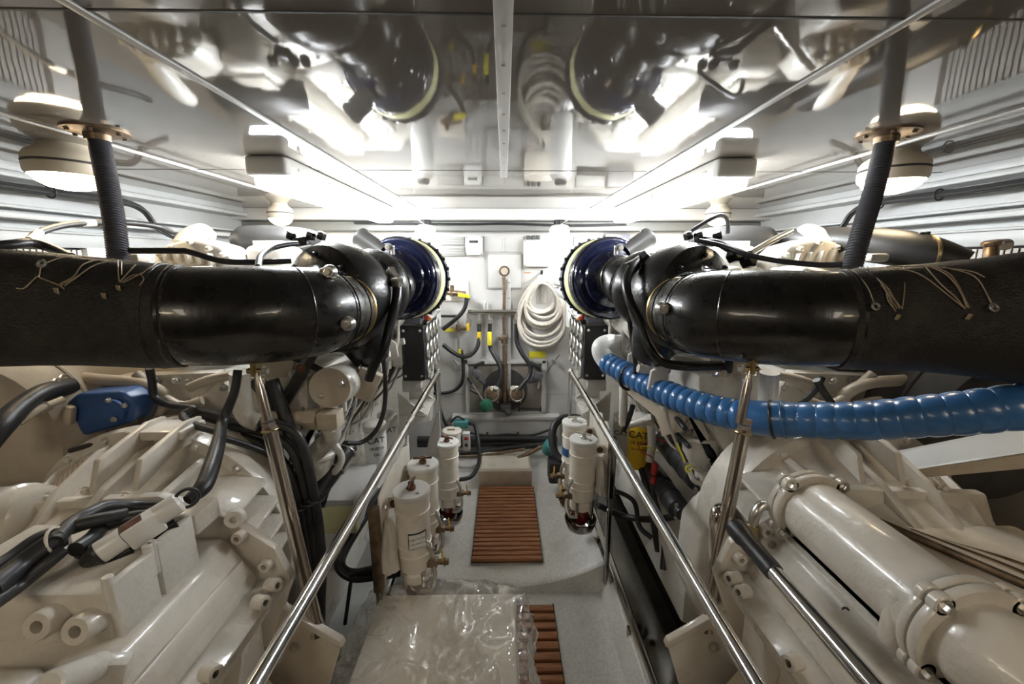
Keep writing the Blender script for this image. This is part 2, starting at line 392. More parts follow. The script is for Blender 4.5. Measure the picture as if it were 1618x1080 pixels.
# side walls with ledges
for s, nm in ((-1,'left'),(1,'right')):
    X = s*2.1
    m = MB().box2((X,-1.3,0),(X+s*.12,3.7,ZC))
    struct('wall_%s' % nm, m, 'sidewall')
    m = MB()
    for z0, z1, d in ((.355,.392,.10),(.325,.35,.13),(.21,.225,.07),(.165,.19,.11),(.118,.13,.06)):
        m.box2((X,-1.3,CAMZ+z0),(X-s*d,YW-.05,CAMZ+z1), .004)
    m.box2((X,-1.3,CAMZ+.055),(X-s*.05,YW-.05,CAMZ+.118), .003)
    struct('trim_%s' % nm, m, 'sidewall')
    m = MB()                                   # hull lining under the ledges
    m.prism([(X,-1.3,CAMZ-.25),(X-s*.25,-1.3,CAMZ-.95),(X-s*.55,-1.3,0),(X,-1.3,0)], (0,4.8,0))
    struct('wall_lower_%s' % nm, m, 'hull')
    # louvre grille
    t = thing('louvre_grille', 'louvred air grille low on the %s side wall behind the exhaust pipe' % nm, 'air vent', (X,1.2,CAMZ-.2))
    MB().box2((X-s*.004,.2,CAMZ-.26),(X-s*.01,2.1,CAMZ+.05)).build('backing', 'dark', t)
    g = MB()
    for k in range(76): g.box((X-s*.022,.22+.0246*k,CAMZ-.105),(.02,.013,.30), (0,0,s*.5))
    lab(g.build('slats', 'wall', t), 'upright pale grille slats')
    MB().box2((X,2.08,CAMZ-.28),(X-s*.05,2.24,CAMZ+.06),.004).build('end_frame', 'wall', t)
    # cable run clipped under the ledge
    pts = [(X-s*.115, y, CAMZ+.283+.006*math.sin(y*9)) for y in (-.6,0,.5,1,1.4,1.8,2.2)] + [(X-s*.12,2.35,CAMZ+.26),(X-s*.13,2.42,CAMZ+.17),(X-s*.2,2.5,CAMZ+.10)]
    t = thing('cable_run', 'black cable bundle clipped below the ceiling ledge on the %s wall' % nm, 'cable', pts[2])
    m = MB()
    for k, (dx, dz) in enumerate(((0,0),(.014,.006),(.004,.016))): m.tube([V(p)+V((-s*dx,0,dz)) for p in pts], .009, 8)
    m.build('cables', 'rubber', t)
    for y in (.3,.7,1.1,1.5,1.9,2.2): MB().ring((X-s*.122,y,CAMZ+.289),(0,1,0),.024,.004,18,6).build('cable_tie', 'plasticblack', t)
# far bulkhead
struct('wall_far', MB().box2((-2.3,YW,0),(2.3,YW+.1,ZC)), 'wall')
struct('wall_near', MB().box2((-2.3,-1.4,0),(2.3,-1.3,ZC)), 'dark')
struct('trim_7', MB().box2((-2.1,YW-.22,ZC-.085),(2.1,YW,ZC), .006), 'wall')
struct('trim_8', MB().box2((-2.1,YW-.10,ZC-.16),(2.1,YW,ZC-.09), .004), 'band')
m = MB()
m.tube([P(560,352,3.38),P(640,353,3.38),P(740,354,3.38),P(800,353,3.38),P(900,356,3.38),P(990,354,3.38)], .009, 8)
tag(m.build('black_cable', 'rubber'), 'thin black cable run under the white beam at the far bulkhead', 'cable')
# wall panel seams of the bulkhead
m = MB()
for a, b in ((697,735),(861,960)):
    p, q = P(a,622,YW), P(b,622,YW); m.box2((p.x,YW-.003,p.z-.004),(q.x,YW+.001,q.z+.004))
for x in (735, 861):
    p, q = P(x,652,YW), P(x,690,YW); m.box2((p.x-.003,YW-.003,p.z),(p.x+.003,YW+.001,q.z))
struct('trim_9', m, 'grey')

# ---------- lamps
def fluoro(s, word, near=False):
    x0, x1, y0, y1 = s*.955, s*.80, 1.66, 3.22
    if s > 0: x0, x1 = .835, .985
    else: x0, x1 = -.985, -.835
    if near: y0, y1 = -1.25, -.15  # added pair, out of frame, to brighten and warm the foreground
    t = thing('fluorescent_light', ('long lit fluorescent ceiling fitting on the %s, dull grey end towards the viewer' if not near else 'shorter warm fluorescent fitting added out of frame behind the viewer on the %s to light the foreground') % word, 'ceiling light', ((x0+x1)/2,(y0+y1)/2,ZC), 'fluorescent ceiling lights')
    MB().box2((x0,y0+.04,ZC-.045),(x1,y1,ZC), .008).build('housing', 'tubeend', t)
    MB().box2((x0-.004,y0,ZC-.075),(x1+.004,y0+.055,ZC-.001), .016, 3).build('end_cap', 'tubeend', t)
    lab(MB().box2((x0+.004,y0+.03,ZC-.115),(x1-.004,y1+.02,ZC-.046), .025, 3).build('diffuser', 'fill_tube' if near else 'diffuser', t), 'glowing white diffuser')
    for k in range(4): 
        for x in (x0-.003, x1+.003): MB().box2((x-.004,y0+.10+k*.30,ZC-.06),(x+.004,y0+.13+k*.30,ZC-.03), .002).build('clip', 'alu', t)
fluoro(-1,'left'); fluoro(1,'right'); fluoro(-1,'left',True); fluoro(1,'right',True)
def roundlamp(c, r, word):
    c = V((c[0], c[1], ZC))
    t = thing('round_ceiling_lamp', word, 'ceiling light', c, 'round ceiling lamps')
    MB().lathe([(0,0),(r*.62,0),(r*.66,-.012),(r*.9,-.03),(r*.98,-.045),(r*.99,-.062),(0,-.062)], c, (0,0,1), 40).build('base', 'lampbody', t)
    MB().ring(c+V((0,0,-.064)), (0,0,1), r*.965, .0045, 40, 8).build('gasket', 'dark', t)
    MB().lathe([(r*.97,-.066),(r,-.07),(r*.99,-.095),(r*.93,-.105),(r*.9,-.100)], c, (0,0,1), 40).build('bezel', 'lampbody', t)
    lab(MB().lathe([(r*.92,-.098),(r*.80,-.122),(r*.55,-.140),(r*.25,-.148),(0,-.15)], c, (0,0,1), 40).build('dome', 'dome', t), 'glowing warm dome')
roundlamp((-1.53,1.55), .115, 'round lit ceiling lamp behind the left corrugated conduit')
roundlamp((1.45,1.58), .105, 'round lit ceiling lamp behind the right corrugated conduit')
roundlamp((-1.60,3.05), .085, 'small round lit ceiling lamp beyond the left fluorescent fitting')
roundlamp((1.56,3.05), .085, 'small round lit ceiling lamp beyond the right fluorescent fitting')
roundlamp((-1.15,-.55), .115, 'round lamp added out of frame behind the viewer on the left for warm foreground light')  # unseen pair of lamps, added for warm light on the foreground
roundlamp((1.15,-.55), .115, 'round lamp added out of frame behind the viewer on the right for warm foreground light')
# ---------- corrugated conduits through the ceiling
def conduit(pts, r, word):
    t = thing('corrugated_conduit', 'grey corrugated conduit dropping from a round ceiling flange, %s' % word, 'conduit', pts[0])
    dense = catmull(pts, 44)
    m = MB(); L = len(dense)
    m.tube(dense, lambda u: r*(1+.12*math.sin(u*(L-1)*PI/1.5)), 20, 1)
    m.build('hose', 'conduit', t)
    c = V((pts[0][0], pts[0][1], ZC))
    f = MB().lathe([(0,0),(r*3.2,0),(r*3.2,-.006),(r*2.6,-.010),(r*1.3,-.012),(r*1.25,-.03),(0,-.03)], c, (0,0,1), 36)
    f.build('flange', 'bronze', t)
    for k in range(6): MB().bolt(c+V((math.cos(k*PI/3)*r*2.6, math.sin(k*PI/3)*r*2.6, -.008)), (0,0,-1), .006).build('bolt', 'bronze', t)
a = PZ(152,206,ZC)
conduit([a, P(160,240,a.y-.005), P(172,300,a.y-.03), P(182,360,a.y-.06), P(188,418,a.y-.09)], .0255, 'left')
a = PZ(1402,210,ZC)
conduit([a, P(1393,250,a.y-.005), P(1378,310,a.y-.03), P(1363,360,a.y-.06), P(1345,425,a.y-.09)], .0255, 'right')

# ---------- teak gratings
def grating(x0, x1, y0, y1, z, n, label):
    t = thing('teak_grating', label, 'floor grating', ((x0+x1)/2,(y0+y1)/2,z))
    MB().box2((x0,y0,z+.001),(x1,y1,z+.006)).build('bed', 'teak_gap', t)
    m = MB(); p = (y1-y0)/n
    for k in range(n): m.box2((x0+.004,y0+p*k+.12*p,z+.004),(x1-.004,y0+p*k+.82*p,z+.024), .003)
    m.build('slats', 'teak', t)
    for x in (x0+.002, x1-.002): MB().box2((x-.003,y0,z),(x+.003,y1,z+.018)).build('edging', 'dark', t)
grating(-.195,.215,2.02,2.79,ZP,20,'teak slatted grating let into the raised floor before the small cream step')
grating(-.20,.25,.45,1.80,ZL,26,'teak slatted grating on the lower floor next to the wrapped box')
t = thing('step_box', 'small cream step box at the far end of the upper teak grating', 'box', (0,2.92,ZP))
MB().box2((-.20,2.80,ZP),(.205,3.12,ZP+.14), .01, 3).build('body', 'beige', t)
MB().box2((-.18,2.825,ZP+.139),(.185,3.10,ZP+.145), .002).build('tread', 'cream', t)
def bolts(lst, axis, r, mtl, parent, h=None, name='bolt'):
    for c in lst: MB().bolt(c, axis, r, h).build(name, mtl, parent)
def hose(pts, r, mtl, label, cat='hose', name='hose', sub=8, n=12, group=None, ends=None):
    o = MB().tube([V(p) for p in pts], r, n, sub).build(name, mtl)
    tag(o, label, cat, group); return o
def mir(lst): return [(1594-a[0],)+tuple(a[1:]) for a in lst]

WORD = {-1:'left', 1:'right'}
EXH = {}
for s in (-1, 1):
    wd = WORD[s]
    X = (lambda a: a) if s < 0 else (lambda a: 1594-a)
    # --- wrapped elbow and insulated pipe
    if s < 0:
        pe = [(549,488,1.39),(532,489,1.30),(492,493,1.19),(420,497,1.10),(340,500,1.045),(272,499,1.02)]
        pp = [(292,500,1.03),(245,499,1.01),(150,492,.97),(60,488,.93),(-60,486,.90),(-260,484,.88)]
    else:
        pe = [(1066,489,1.38),(1083,491,1.30),(1124,497,1.19),(1205,501,1.10),(1275,504,1.045),(1340,504,1.02)]
        pp = [(1318,505,1.03),(1362,504,1.01),(1450,502,.97),(1540,502,.93),(1640,502,.90),(1850,500,.87)]
    pe, pp = PP(pe), PP(pp)
    t = thing('exhaust_pipe', 'fat black wrapped exhaust pipe with shiny elbow leading off the %s turbocharger' % wd, 'exhaust pipe', pe[-1])
    m = MB().tube(pe, [.094,.112,.129,.130,.126,.122], 40, 10)
    eo = lab(m.build('elbow', 'elbow', t), 'glossy black lacquered elbow')
    m = MB().tube(pp, [.128,.129,.128,.128,.13,.135] if s < 0 else [.128,.129,.131,.140,.155,.16], 40, 8)
    po = lab(m.build('insulated_pipe', 'wrap', t), 'matt black cloth covered pipe')
    ax = (pe[-1]-pe[-2]).normalized()
    MB().ring(pe[-1]-ax*.018, ax, .121, .008, 48, 8).build('seam_band', 'elbow', t)
    MB().ring(pe[-1]+ax*.012, ax, .124, .007, 48, 8).build('seam_band', 'wrap', t)
    # wrap ridges
    dense = catmull(pe, 10)
    for k, rr in ((11,.1225),(16,.1272),(24,.1295)):
        d = (dense[k+1]-dense[k-1]).normalized()
        MB().ring(dense[k], d, rr-.0005, .0025, 48, 6).build('wrap_ridge', 'elbow', t)
    exh = t
    # vee clamp ring with two eyes
    a0 = (pe[0]-pe[1]).normalized()
    MB().ring(pe[0]-a0*.03, a0, .103, .008, 48, 8).build('clamp_ring', 'brass', t)
    # lacing wires over the top of the pipe
    bv = bvh_of(eo, po); EXH[s] = bv
    if s < 0:
        wires = [[(66,420),(63,437),(58,440),(40,456),(28,456)],[(63,440),(95,452),(103,458)],[(75,417),(95,410),(115,408)],
                 [(95,450),(118,438),(132,420),(160,411),(180,412)],[(97,452),(125,437),(150,421),(178,414)],[(103,453),(128,436)],
                 [(186,414),(188,436),(190,447)],[(192,416),(193,436)],[(130,408),(160,411),(182,411)],
                 [(190,447),(203,433),(215,420),(228,414)],[(192,448),(210,437),(222,436)],[(222,436),(240,424),(248,418),(255,417)],
                 [(255,417),(275,414),(300,415)],[(225,437),(228,443),(222,452)],[(196,448),(214,439),(226,433)]]
        tags_ = [(90,460),(188,456),(165,468)]; eyes = [(67,420)]
    else:
        wires = [[(1318,423),(1345,428),(1368,452),(1381,482)],[(1358,424),(1395,456),(1412,490)],[(1362,424),(1398,452),(1420,488)],
                 [(1370,424),(1402,462),(1424,488)],[(1428,422),(1428,460),(1424,488)],[(1398,455),(1402,475),(1414,492)],
                 [(1400,424),(1450,434),(1500,470),(1524,488)],[(1462,424),(1485,450),(1508,470),(1522,486)],[(1468,423),(1495,436),(1515,460),(1526,486)],
                 [(1478,424),(1505,440),(1530,486)],[(1490,424),(1538,438),(1560,470),(1568,486)],[(1335,424),(1400,423),(1470,424),(1530,430),(1555,440)],
                 [(1365,424),(1392,449),(1416,488)],[(1472,423),(1500,440),(1518,464),(1528,486)]]
        tags_ = [(1417,501),(1530,500)]; eyes = [(1382,485),(1568,486)]
    lac = None
    for wv in wires:
        pts = hits(bv, wv, .004)
        if len(pts) > 1:
            o = MB().tube(pts, .0013, 6, 5).build('lacing_wire', 'tan', t)
    for e in tags_:
        h = hit(bv, e[0], e[1], .003)
        if h: MB().box(h, (.009,.003,.013), (.3,.2,0), .001).build('lacing_tab', 'tan', t)
    for e in eyes:
        h = hit(bv, e[0], e[1], .006)
        if h: MB().ring(h, (0,-1,.5), .0075, .0028, 18, 6).build('lacing_eye', 'alu', t)

    # --- turbocharger
    cx = 546 if s < 0 else 1066
    c = P(cx, 470, 1.60)
    t = thing('turbocharger', 'black turbocharger housing at the end of the %s wrapped exhaust elbow' % wd, 'turbocharger', c)
    A = V((-s*.42,.9,0)).normalized()           # shaft axis points down the room, slightly inboard
    m = MB().lathe([(0,-.13),(.10,-.125),(.125,-.118),(.172,-.114),(.198,-.098),(.212,-.06),(.208,.01),(.175,.075),(.12,.10),(.105,.12),(0,.12)], c, A, 56)
    m.build('turbine_housing', 'black', t)
    # two clamp eyes, set on the visible edge of the clamp
    eb = bvh_of(eo, *[o for o in t.children if o.name.startswith('turbine')])
    for px, py in (((518,434),(545,510)) if s < 0 else ((1110,430),(1052,487))):
        ce = hit(eb, px, py, .010)
        if ce is None: continue
        m = MB().lathe([(0,-.010),(.020,-.010),(.020,.002),(.015,.012),(0,.012)], ce, V((s*.1,-1,0)), 20)
        m.bolt(ce+V((-s*.002,-.012,0)), (0,-1,0), .010, .008)
        m.box(ce+V((s*.012,.012,.0)), (.04,.016,.028), (0,.5*s,0), .004)
        m.build('clamp_eye', 'alu', exh)
    m = MB().lathe([(.100,-.165),(.112,-.165),(.118,-.14),(.13,-.12),(.105,-.12)], c, A, 40)
    m.build('outlet_flange', 'black', t)
    # scroll leg running down and away
    m = MB().tube([c+V((-s*.02,.02,-.06)), c+V((-s*.06,.0,-.16)), c+V((-s*.07,.04,-.24))], [.13,.10,.075], 28, 6)
    m.build('inlet_leg', 'black', t)
    c2 = c + A*.20 + V((0,0,.025))
    MB().lathe([(0,-.09),(.15,-.085),(.165,-.05),(.16,-.01),(.125,.03),(.085,.05),(0,.05)], c2, A, 48).build('compressor_housing', 'black', t)
    # oval opening and lug on the upper inboard shoulder
    q = hit(bvh_of(*[o for o in t.children][:1]), X(575), 415, 0) if False else P(X(581), 418, 1.62)
    nrm = V((-s*.6,-.35,.75)).normalized()
    m = MB(); m.lathe([(.030,0),(.046,0),(.048,.014),(.044,.020),(.034,.020),(.030,.012)], q, nrm, 32)
    m.build('port_rim', 'black', t)
    MB().cyl(q-nrm*.01, q+nrm*.004, .032).build('port_disc', 'dark', t)
    # v band
    MB().ring(c+A*.105, A, .135, .009, 48, 8).build('band_clamp', 'darksteel', t)
    for a in range(8):
        x_, y_, _ = frame_of(A); u = x_*math.cos(a*PI/4)+y_*math.sin(a*PI/4)
        MB().bolt(c-A*.118+u*.165, -A, .009).build('bolt', 'black', t)
    # neck to the air filter
    F0 = P(X(615), 432, 1.95) if s < 0 else P(985, 430, 1.95)
    fc = P(632, 440, 2.06) if s < 0 else P(962, 440, 2.06)
    AF = V((-s*.16,.985,-.05)).normalized()
    m = MB().tube([c2+A*.03, c2+A*.09, fc-AF*.16, fc-AF*.08], [.088,.095,.100,.100], 32, 6)
    m.build('intake_neck', 'black', t)
    MB().ring(fc-AF*.15, AF, .102, .006, 40, 8).build('band_clamp', 'darksteel', t)
    MB().ring(c2+A*.075, A, .096, .006, 40, 8).build('band_clamp', 'darksteel', t)
    # --- air filter
    t2 = thing('air_filter', 'round gloss navy air filter canister with yellow band, %s side' % wd, 'air filter', fc)
    Rf = .20
    prof = [(.085,-.075),(.105,-.07),(.14,-.062),(.150,-.045),(.185,-.045),(Rf-.004,-.035),(Rf,-.02),(Rf,.06)]
    MB().lathe(prof, fc, AF, 72).build('dished_cover', 'navy', t2)
    for rr in (.125,.155,.172): MB().ring(fc-AF*(.062 if rr < .14 else .046), AF, rr, .0025, 64, 6).build('pressed_ring', 'navy', t2)
    MB().ring(fc-AF*.028, AF, Rf-.001, .006, 72, 8).build('rim', 'navy2', t2)
    MB().lathe([(Rf-.002,.0),(Rf+.002,.005),(Rf+.002,.135),(Rf-.002,.14)], fc, AF, 72).build('can_wall', 'navy', t2)
    MB().lathe([(Rf+.0026,.035),(Rf+.0045,.037),(Rf+.0045,.095),(Rf+.0026,.097)], fc, AF, 72).build('band_label', 'paleyellow', t2)
    MB().lathe([(Rf,.13),(Rf+.008,.13),(Rf+.010,.155),(Rf-.01,.18),(.1,.19),(0,.19)], fc, AF, 72).build('end_cap', 'navy2', t2)
    x_, y_, _ = frame_of(AF)
    for a in range(24):
        u = x_*math.cos(a*PI/12)+y_*math.sin(a*PI/12)
        MB().box(fc+AF*.145+u*(Rf+.008), (.018,.018,.018), None, .003).build('latch', 'plasticblack', t2)
    q = fc + V((s*.0,-.02,.145)) - AF*.055
    m = MB().cyl(q, q-AF*.05, .010, n=16); m.bolt(q-AF*.04, -AF, .013, .012); m.cyl(q-V((0,0,.03)), q+V((0,0,.012)), .011, n=16)
    m.build('restriction_indicator', 'alu', t2)
    # chimney stub above the filter
    a = P(X(560), 368, 2.1); b = P(X(595), 392, 2.06)
    d = (a-b).normalized()
    m = MB().lathe([(.045,0),(.045,(a-b).length-.01),(.050,(a-b).length),(.050,(a-b).length+.012),(.040,(a-b).length+.012),(.036,(a-b).length-.05),(0,(a-b).length-.06)], b-d*.05, d, 32)
    m.build('breather_stub', 'matte', t)
    # oil feed block on top with hex fittings
    q = P(X(478), 382, 1.62)
    m = MB().box(q, (.05,.045,.035), (0,.2*s,0), .006)
    m.build('oil_feed_block', 'plasticblack', t)
    for dx in (-.045,.03,.07):
        MB().lathe([(0,0),(.018,0),(.018,.022),(.013,.028),(0,.028)], q+V((-s*dx,0,.012)), V((-s*.4,-.2,.9)), 6).build('hex_fitting', 'black', t)
def xz(s, pts, y): return [V((s*x, y, CAMZ+z)) for x, z in pts]
ENG = {}
for s in (-1, 1):
    wd = WORD[s]
    X = (lambda a: a) if s < 0 else (lambda a: 1594-a)
    t = thing('marine_engine', 'big white twin bank diesel engine filling the %s side beyond the exhaust pipe' % wd, 'engine', (s*1.0, 2.2, 0), )
    ENG[s] = t
    # --- crankcase with side ribs
    m = MB().prism(xz(s, [(.99,-1.35),(.96,-1.05),(.90,-.78),(.73,-.54),(.72,-.42),(1.30,-.42),(1.36,-.55),(1.34,-1.05),(1.28,-1.35)], 1.44), (0,1.70,0), .02)
    m.box2((s*.78,1.5,CAMZ-1.60),(s*1.22,3.0,CAMZ-1.33), .03)
    m.build('crankcase', 'white', t)
    for k in range(7):
        MB().prism([(s*.98,1.52+.25*k,CAMZ-1.2),(s*.93,1.52+.25*k,CAMZ-.98),(s*.87,1.52+.25*k,CAMZ-.78),(s*.70,1.52+.25*k,CAMZ-.56),(s*.74,1.52+.25*k,CAMZ-.5),(s*1.0,1.52+.25*k,CAMZ-1.1)], (0,.028,0), .004).build('rib', 'white', t)
    # oval inspection covers
    for k in range(6):
        c = V((s*.945,1.66+.25*k,CAMZ-.98))
        ic = MB().box(c, (.03,.16,.15), (0,s*-.15,0), .012).build('inspection_cover', 'white', t)
        for dy in (-.06,.06):
            for dz in (-.055,.055): MB().bolt(c+V((-s*.016+s*dz*-.15,dy,dz)), (-s,0,0), .008).build('bolt', 'white', ic)
    # --- cylinder heads and valve covers, one per cylinder and bank
    for b, xb in ((0,.82),(1,1.20)):
        for k in range(6):
            y = 1.62+.25*k
            MB().box((s*xb,y,CAMZ-.25), (.24,.235,.20), (0,(-s if b == 0 else s)*.2,0), .014).build('cylinder_head', 'white', t)
            mm = MB().box((s*xb,y,CAMZ-.10), (.19,.215,.13), (0,(-s if b == 0 else s)*.2,0), .03, 3)
            vc = mm.build('valve_cover', 'white', t)
            for dx in (-.06,.06): MB().bolt((s*(xb)+dx,y,CAMZ-.035), (0,0,1), .009).build('bolt', 'white', vc)
    # finned aftercooler between the banks
    m = MB().box2((s*.93,1.75,CAMZ-.12),(s*1.09,3.0,CAMZ+.06), .03, 3)
    m.build('aftercooler', 'white', t)
    m = MB()
    for k in range(36): m.box2((s*.945,1.80+.033*k,CAMZ+.058),(s*1.075,1.81+.033*k,CAMZ+.08), .002)
    m.build('cooler_fins', 'white', t)
    # --- exhaust manifold along the inboard bank
    for k in range(6):
        y = 1.70+.25*k
        c = V((s*.625,y,CAMZ-.32))
        em = MB().lathe([(.0,-.115),(.05,-.115),(.058,-.105),(.058,-.085),(.048,-.075),(.05,0),(.048,.075),(.058,.085),(.058,.105),(.05,.115),(0,.115)], c, (0,1,0), 24).build('exhaust_manifold', 'white', t)
        MB().tube([c+V((0,0,0)), c+V((s*.06,0,-.02)), c+V((s*.12,0,.0))], [.045,.04,.04], 16, 4).build('exhaust_port', 'white', t)
        for dz in (-.045,.045): MB().bolt(c+V((-s*.02,.095,dz)), (-s,0,0), .009).build('bolt', 'alu', em)
        # injector lines
        MB().tube([(s*.66,y-.03,CAMZ-.50),(s*.585,y-.02,CAMZ-.45),(s*.60,y+.01,CAMZ-.24),(s*.70,y+.02,CAMZ-.13)], .008, 8, 6).build('fuel_line', 'alu' if k % 2 else 'white', t)
        MB().tube([(s*.79,y+.06,CAMZ-.78),(s*.70,y+.05,CAMZ-.62),(s*.67,y+.04,CAMZ-.45)], .014, 10, 5).build('oil_line', 'white', t)
    # fuel pump housing and gallery on the inboard flank
    MB().box2((s*.56,2.30,CAMZ-.62),(s*.66,3.0,CAMZ-.46), .02, 3).build('fuel_pump', 'white', t)
    for k in range(6): MB().cyl((s*.60,2.36+.11*k,CAMZ-.47),(s*.60,2.36+.11*k,CAMZ-.41), .022, n=16, ch=.004).build('pump_head', 'white', t)
    MB().tube([(s*.74,1.55,CAMZ-.62),(s*.74,2.3,CAMZ-.64),(s*.74,3.1,CAMZ-.63)], .026, 14, 4).build('coolant_gallery', 'white', t)
    # front gear case and pulley guard at the far end
    MB().prism(xz(s, [(.60,-1.3),(.56,-.6),(.60,-.15),(.75,.0),(1.25,.0),(1.42,-.2),(1.42,-1.2),(1.3,-1.4)], 3.12), (0,.10,0), .02).build('gear_case', 'white', t)
    # --- aft end: flywheel housing
    hc = V((s*1.10,1.0,CAMZ-.91))
    m = MB().lathe([(0,-.14),(.20,-.14),(.25,-.12),(.285,-.02),(.345,.13),(.372,.16),(.405,.165),(.41,.19),(.405,.215),(.39,.22),(.39,.34),(0,.34)], hc, (0,1,0), 72)
    m.build('bell_housing', 'white2', t)
    MB().lathe([(.385,.205),(.42,.205),(.425,.215),(.425,.44),(.38,.44)], hc, (0,1,0), 48) if s < 0 else MB().prism(xz(1, [(1.05,-.60),(.97,-.64),(.84,-.82),(.73,-.90),(.69,-.96),(.68,-1.2),(.75,-1.35),(1.4,-1.35),(1.5,-.9),(1.3,-.56)], 1.25), (0,.17,0), .018, 3).build('housing_shroud', 'white', t)
    x_, y_, z_ = V((1,0,0)), V((0,0,1)), V((0,1,0))
    for a in range(18):
        u = x_*math.cos(a*PI/9+.1)+y_*math.sin(a*PI/9+.1)
        MB().bolt(hc+z_*.165+u*.388, (0,-1,0), .010).build('bolt', 'alu' if a % 3 else 'white', t)
    for a in range(9):                               # radial strengthening ribs on the cone
        an = -.15+a*PI/8; u = x_*math.cos(an)+y_*math.sin(an); v = x_*-math.sin(an)+y_*math.cos(an)
        pts = [hc+z_*-.11+u*.20, hc+z_*-.13+u*.25, hc+z_*-.02+u*.325, hc+z_*.12+u*.375, hc+z_*.15+u*.375, hc+z_*.12+u*.30]
        MB().prism([p-v*.010 for p in pts], v*.020, .003).build('rib', 'white2', t)
    # perforated inspection window on the cone
    an = PI*.69 if s < 0 else PI*.28
    ca, sa = math.cos(an), math.sin(an)
    wv = lambda a, r, h: hc + z_*h + (x_*math.cos(a)+y_*math.sin(a))*r
    for (name, dr, mtl, da, h0, h1) in (('window_frame', .010, 'white2', .30, -.012, .138), ('perforated_screen', .016, 'screen', .25, .005, .120)):
        loops = []
        for i in range(9):
            a = an - da + 2*da*i/8
            r0, r1 = .29+(h0+.02)*.4, .29+(h1+.02)*.4
            loops.append([wv(a,r0-.02,h0), wv(a,r0+dr,h0), wv(a,r1+dr,h1), wv(a,r1-.02,h1)])
        MB().loft(loops).build(name, mtl, t)
    # top bridge ribs over the housing flange
    for dx in (.02,.13):
        c = hc+V((-s*dx,.10,.40))
        MB().prism([c+V((0,-.13,-.08)),c+V((0,-.10,-.005)),c+V((0,.06,.035)),c+V((0,.12,.03)),c+V((0,.12,-.04)),c+V((0,.0,-.03))], (-s*.018,0,0), .004).build('bridge_rib', 'white2', t)
    MB().box(hc+V((-s*.075,.17,.405)), (.17,.10,.03), (0,0,0), .008).build('lifting_pad', 'white2', t)
    # --- rear of the heads, seen below the exhaust
    MB().prism([P(X(120),596,1.42),P(X(340),588,1.42),P(X(355),620,1.42),P(X(330),690,1.42),P(X(140),700,1.42),P(X(90),640,1.42)], (0,.05,0), .008).build('rear_plate', 'white2', t)
    MB().prism([P(X(392),572,1.45),P(X(470),562,1.45),P(X(455),608,1.45),P(X(440),640,1.45),P(X(405),600,1.45)], (0,.03,0), .006).build('rear_bracket', 'beige', t)
    MB().tube(PP([(X(90),592,1.34),(X(160),600,1.33),(X(225),606,1.33),(X(262),630,1.35),(X(240),665,1.37)]), .020, 14).build('coolant_pipe', 'beige', t)
    MB().tube(PP([(X(300),612,1.36),(X(330),600,1.36),(X(368),592,1.37),(X(395),588,1.38)]), .017, 14).build('coolant_pipe', 'beige', t)
    MB().tube(PP([(X(140),640,1.36),(X(200),632,1.36),(X(245),640,1.36)]), .015, 12).build('coolant_pipe', 'white2', t)
    for a in ((250,600),(300,635),(340,648),(300,602),(345,680),(325,600),(190,684),(265,676)):
        MB().bolt(P(X(a[0]),a[1],1.415), (0,-1,0), .011).build('bolt', 'alu', t)
    MB().tube(PP([(X(378),588,1.30),(X(383),640,1.31),(X(392),660,1.31),(X(412),668,1.31)]), .030, 18).build('drain_elbow', 'white', t)
    # --- intake plenum castings and charge pipes on top
    MB().tube(PP([(X(505),388,2.02),(X(470),382,1.98),(X(420),380,1.95),(X(385),381,1.93),(X(368),384,1.92)]), [.062,.068,.070,.066,.033], 28).build('charge_air_elbow', 'matte', t)
    MB().tube(PP([(X(352),382,1.95),(X(300),381,1.80),(X(240),383,1.68),(X(212),392,1.62),(X(200),412,1.60)]), [.055,.062,.066,.066,.064], 26) if s < 0 else MB().tube(PP([(1242,382,1.95),(1290,383,1.80),(1350,385,1.66),(1420,392,1.52),(1470,402,1.44),(1520,420,1.38)]), [.055,.062,.066,.066,.060,.052], 26).build('charge_air_pipe', 'matte', t)
    MB().prism([P(X(240),412,1.66),P(X(262),384,1.66),P(X(300),376,1.66),P(X(345),388,1.66),P(X(368),410,1.66),P(X(360),430,1.66),P(X(240),430,1.66)], (0,.16,0), .014, 3).build('intake_plenum', 'white', t)
    MB().tube(PP([(X(288),392,1.70),(X(300),376,1.76),(X(318),366,1.84),(X(330),372,1.92)]), [.038,.040,.036,.03], 18).build('intake_horn', 'white', t)
    for a in ((252,404),(272,392),(300,384),(330,394),(352,404)): MB().bolt(P(X(a[0]),a[1],1.655), (0,-.6,1), .010).build('bolt', 'white', t)
    for k in range(5): MB().box(P(X(262+18*k),402+2*k,1.645), (.012,.03,.05), (0,.2*s,0), .004).build('fin', 'white', t)
    MB().box(P(X(212),398,1.5)+V((0,0,-.02)), (.07,.06,.03), None, .01).build('bracket', 'white', t)

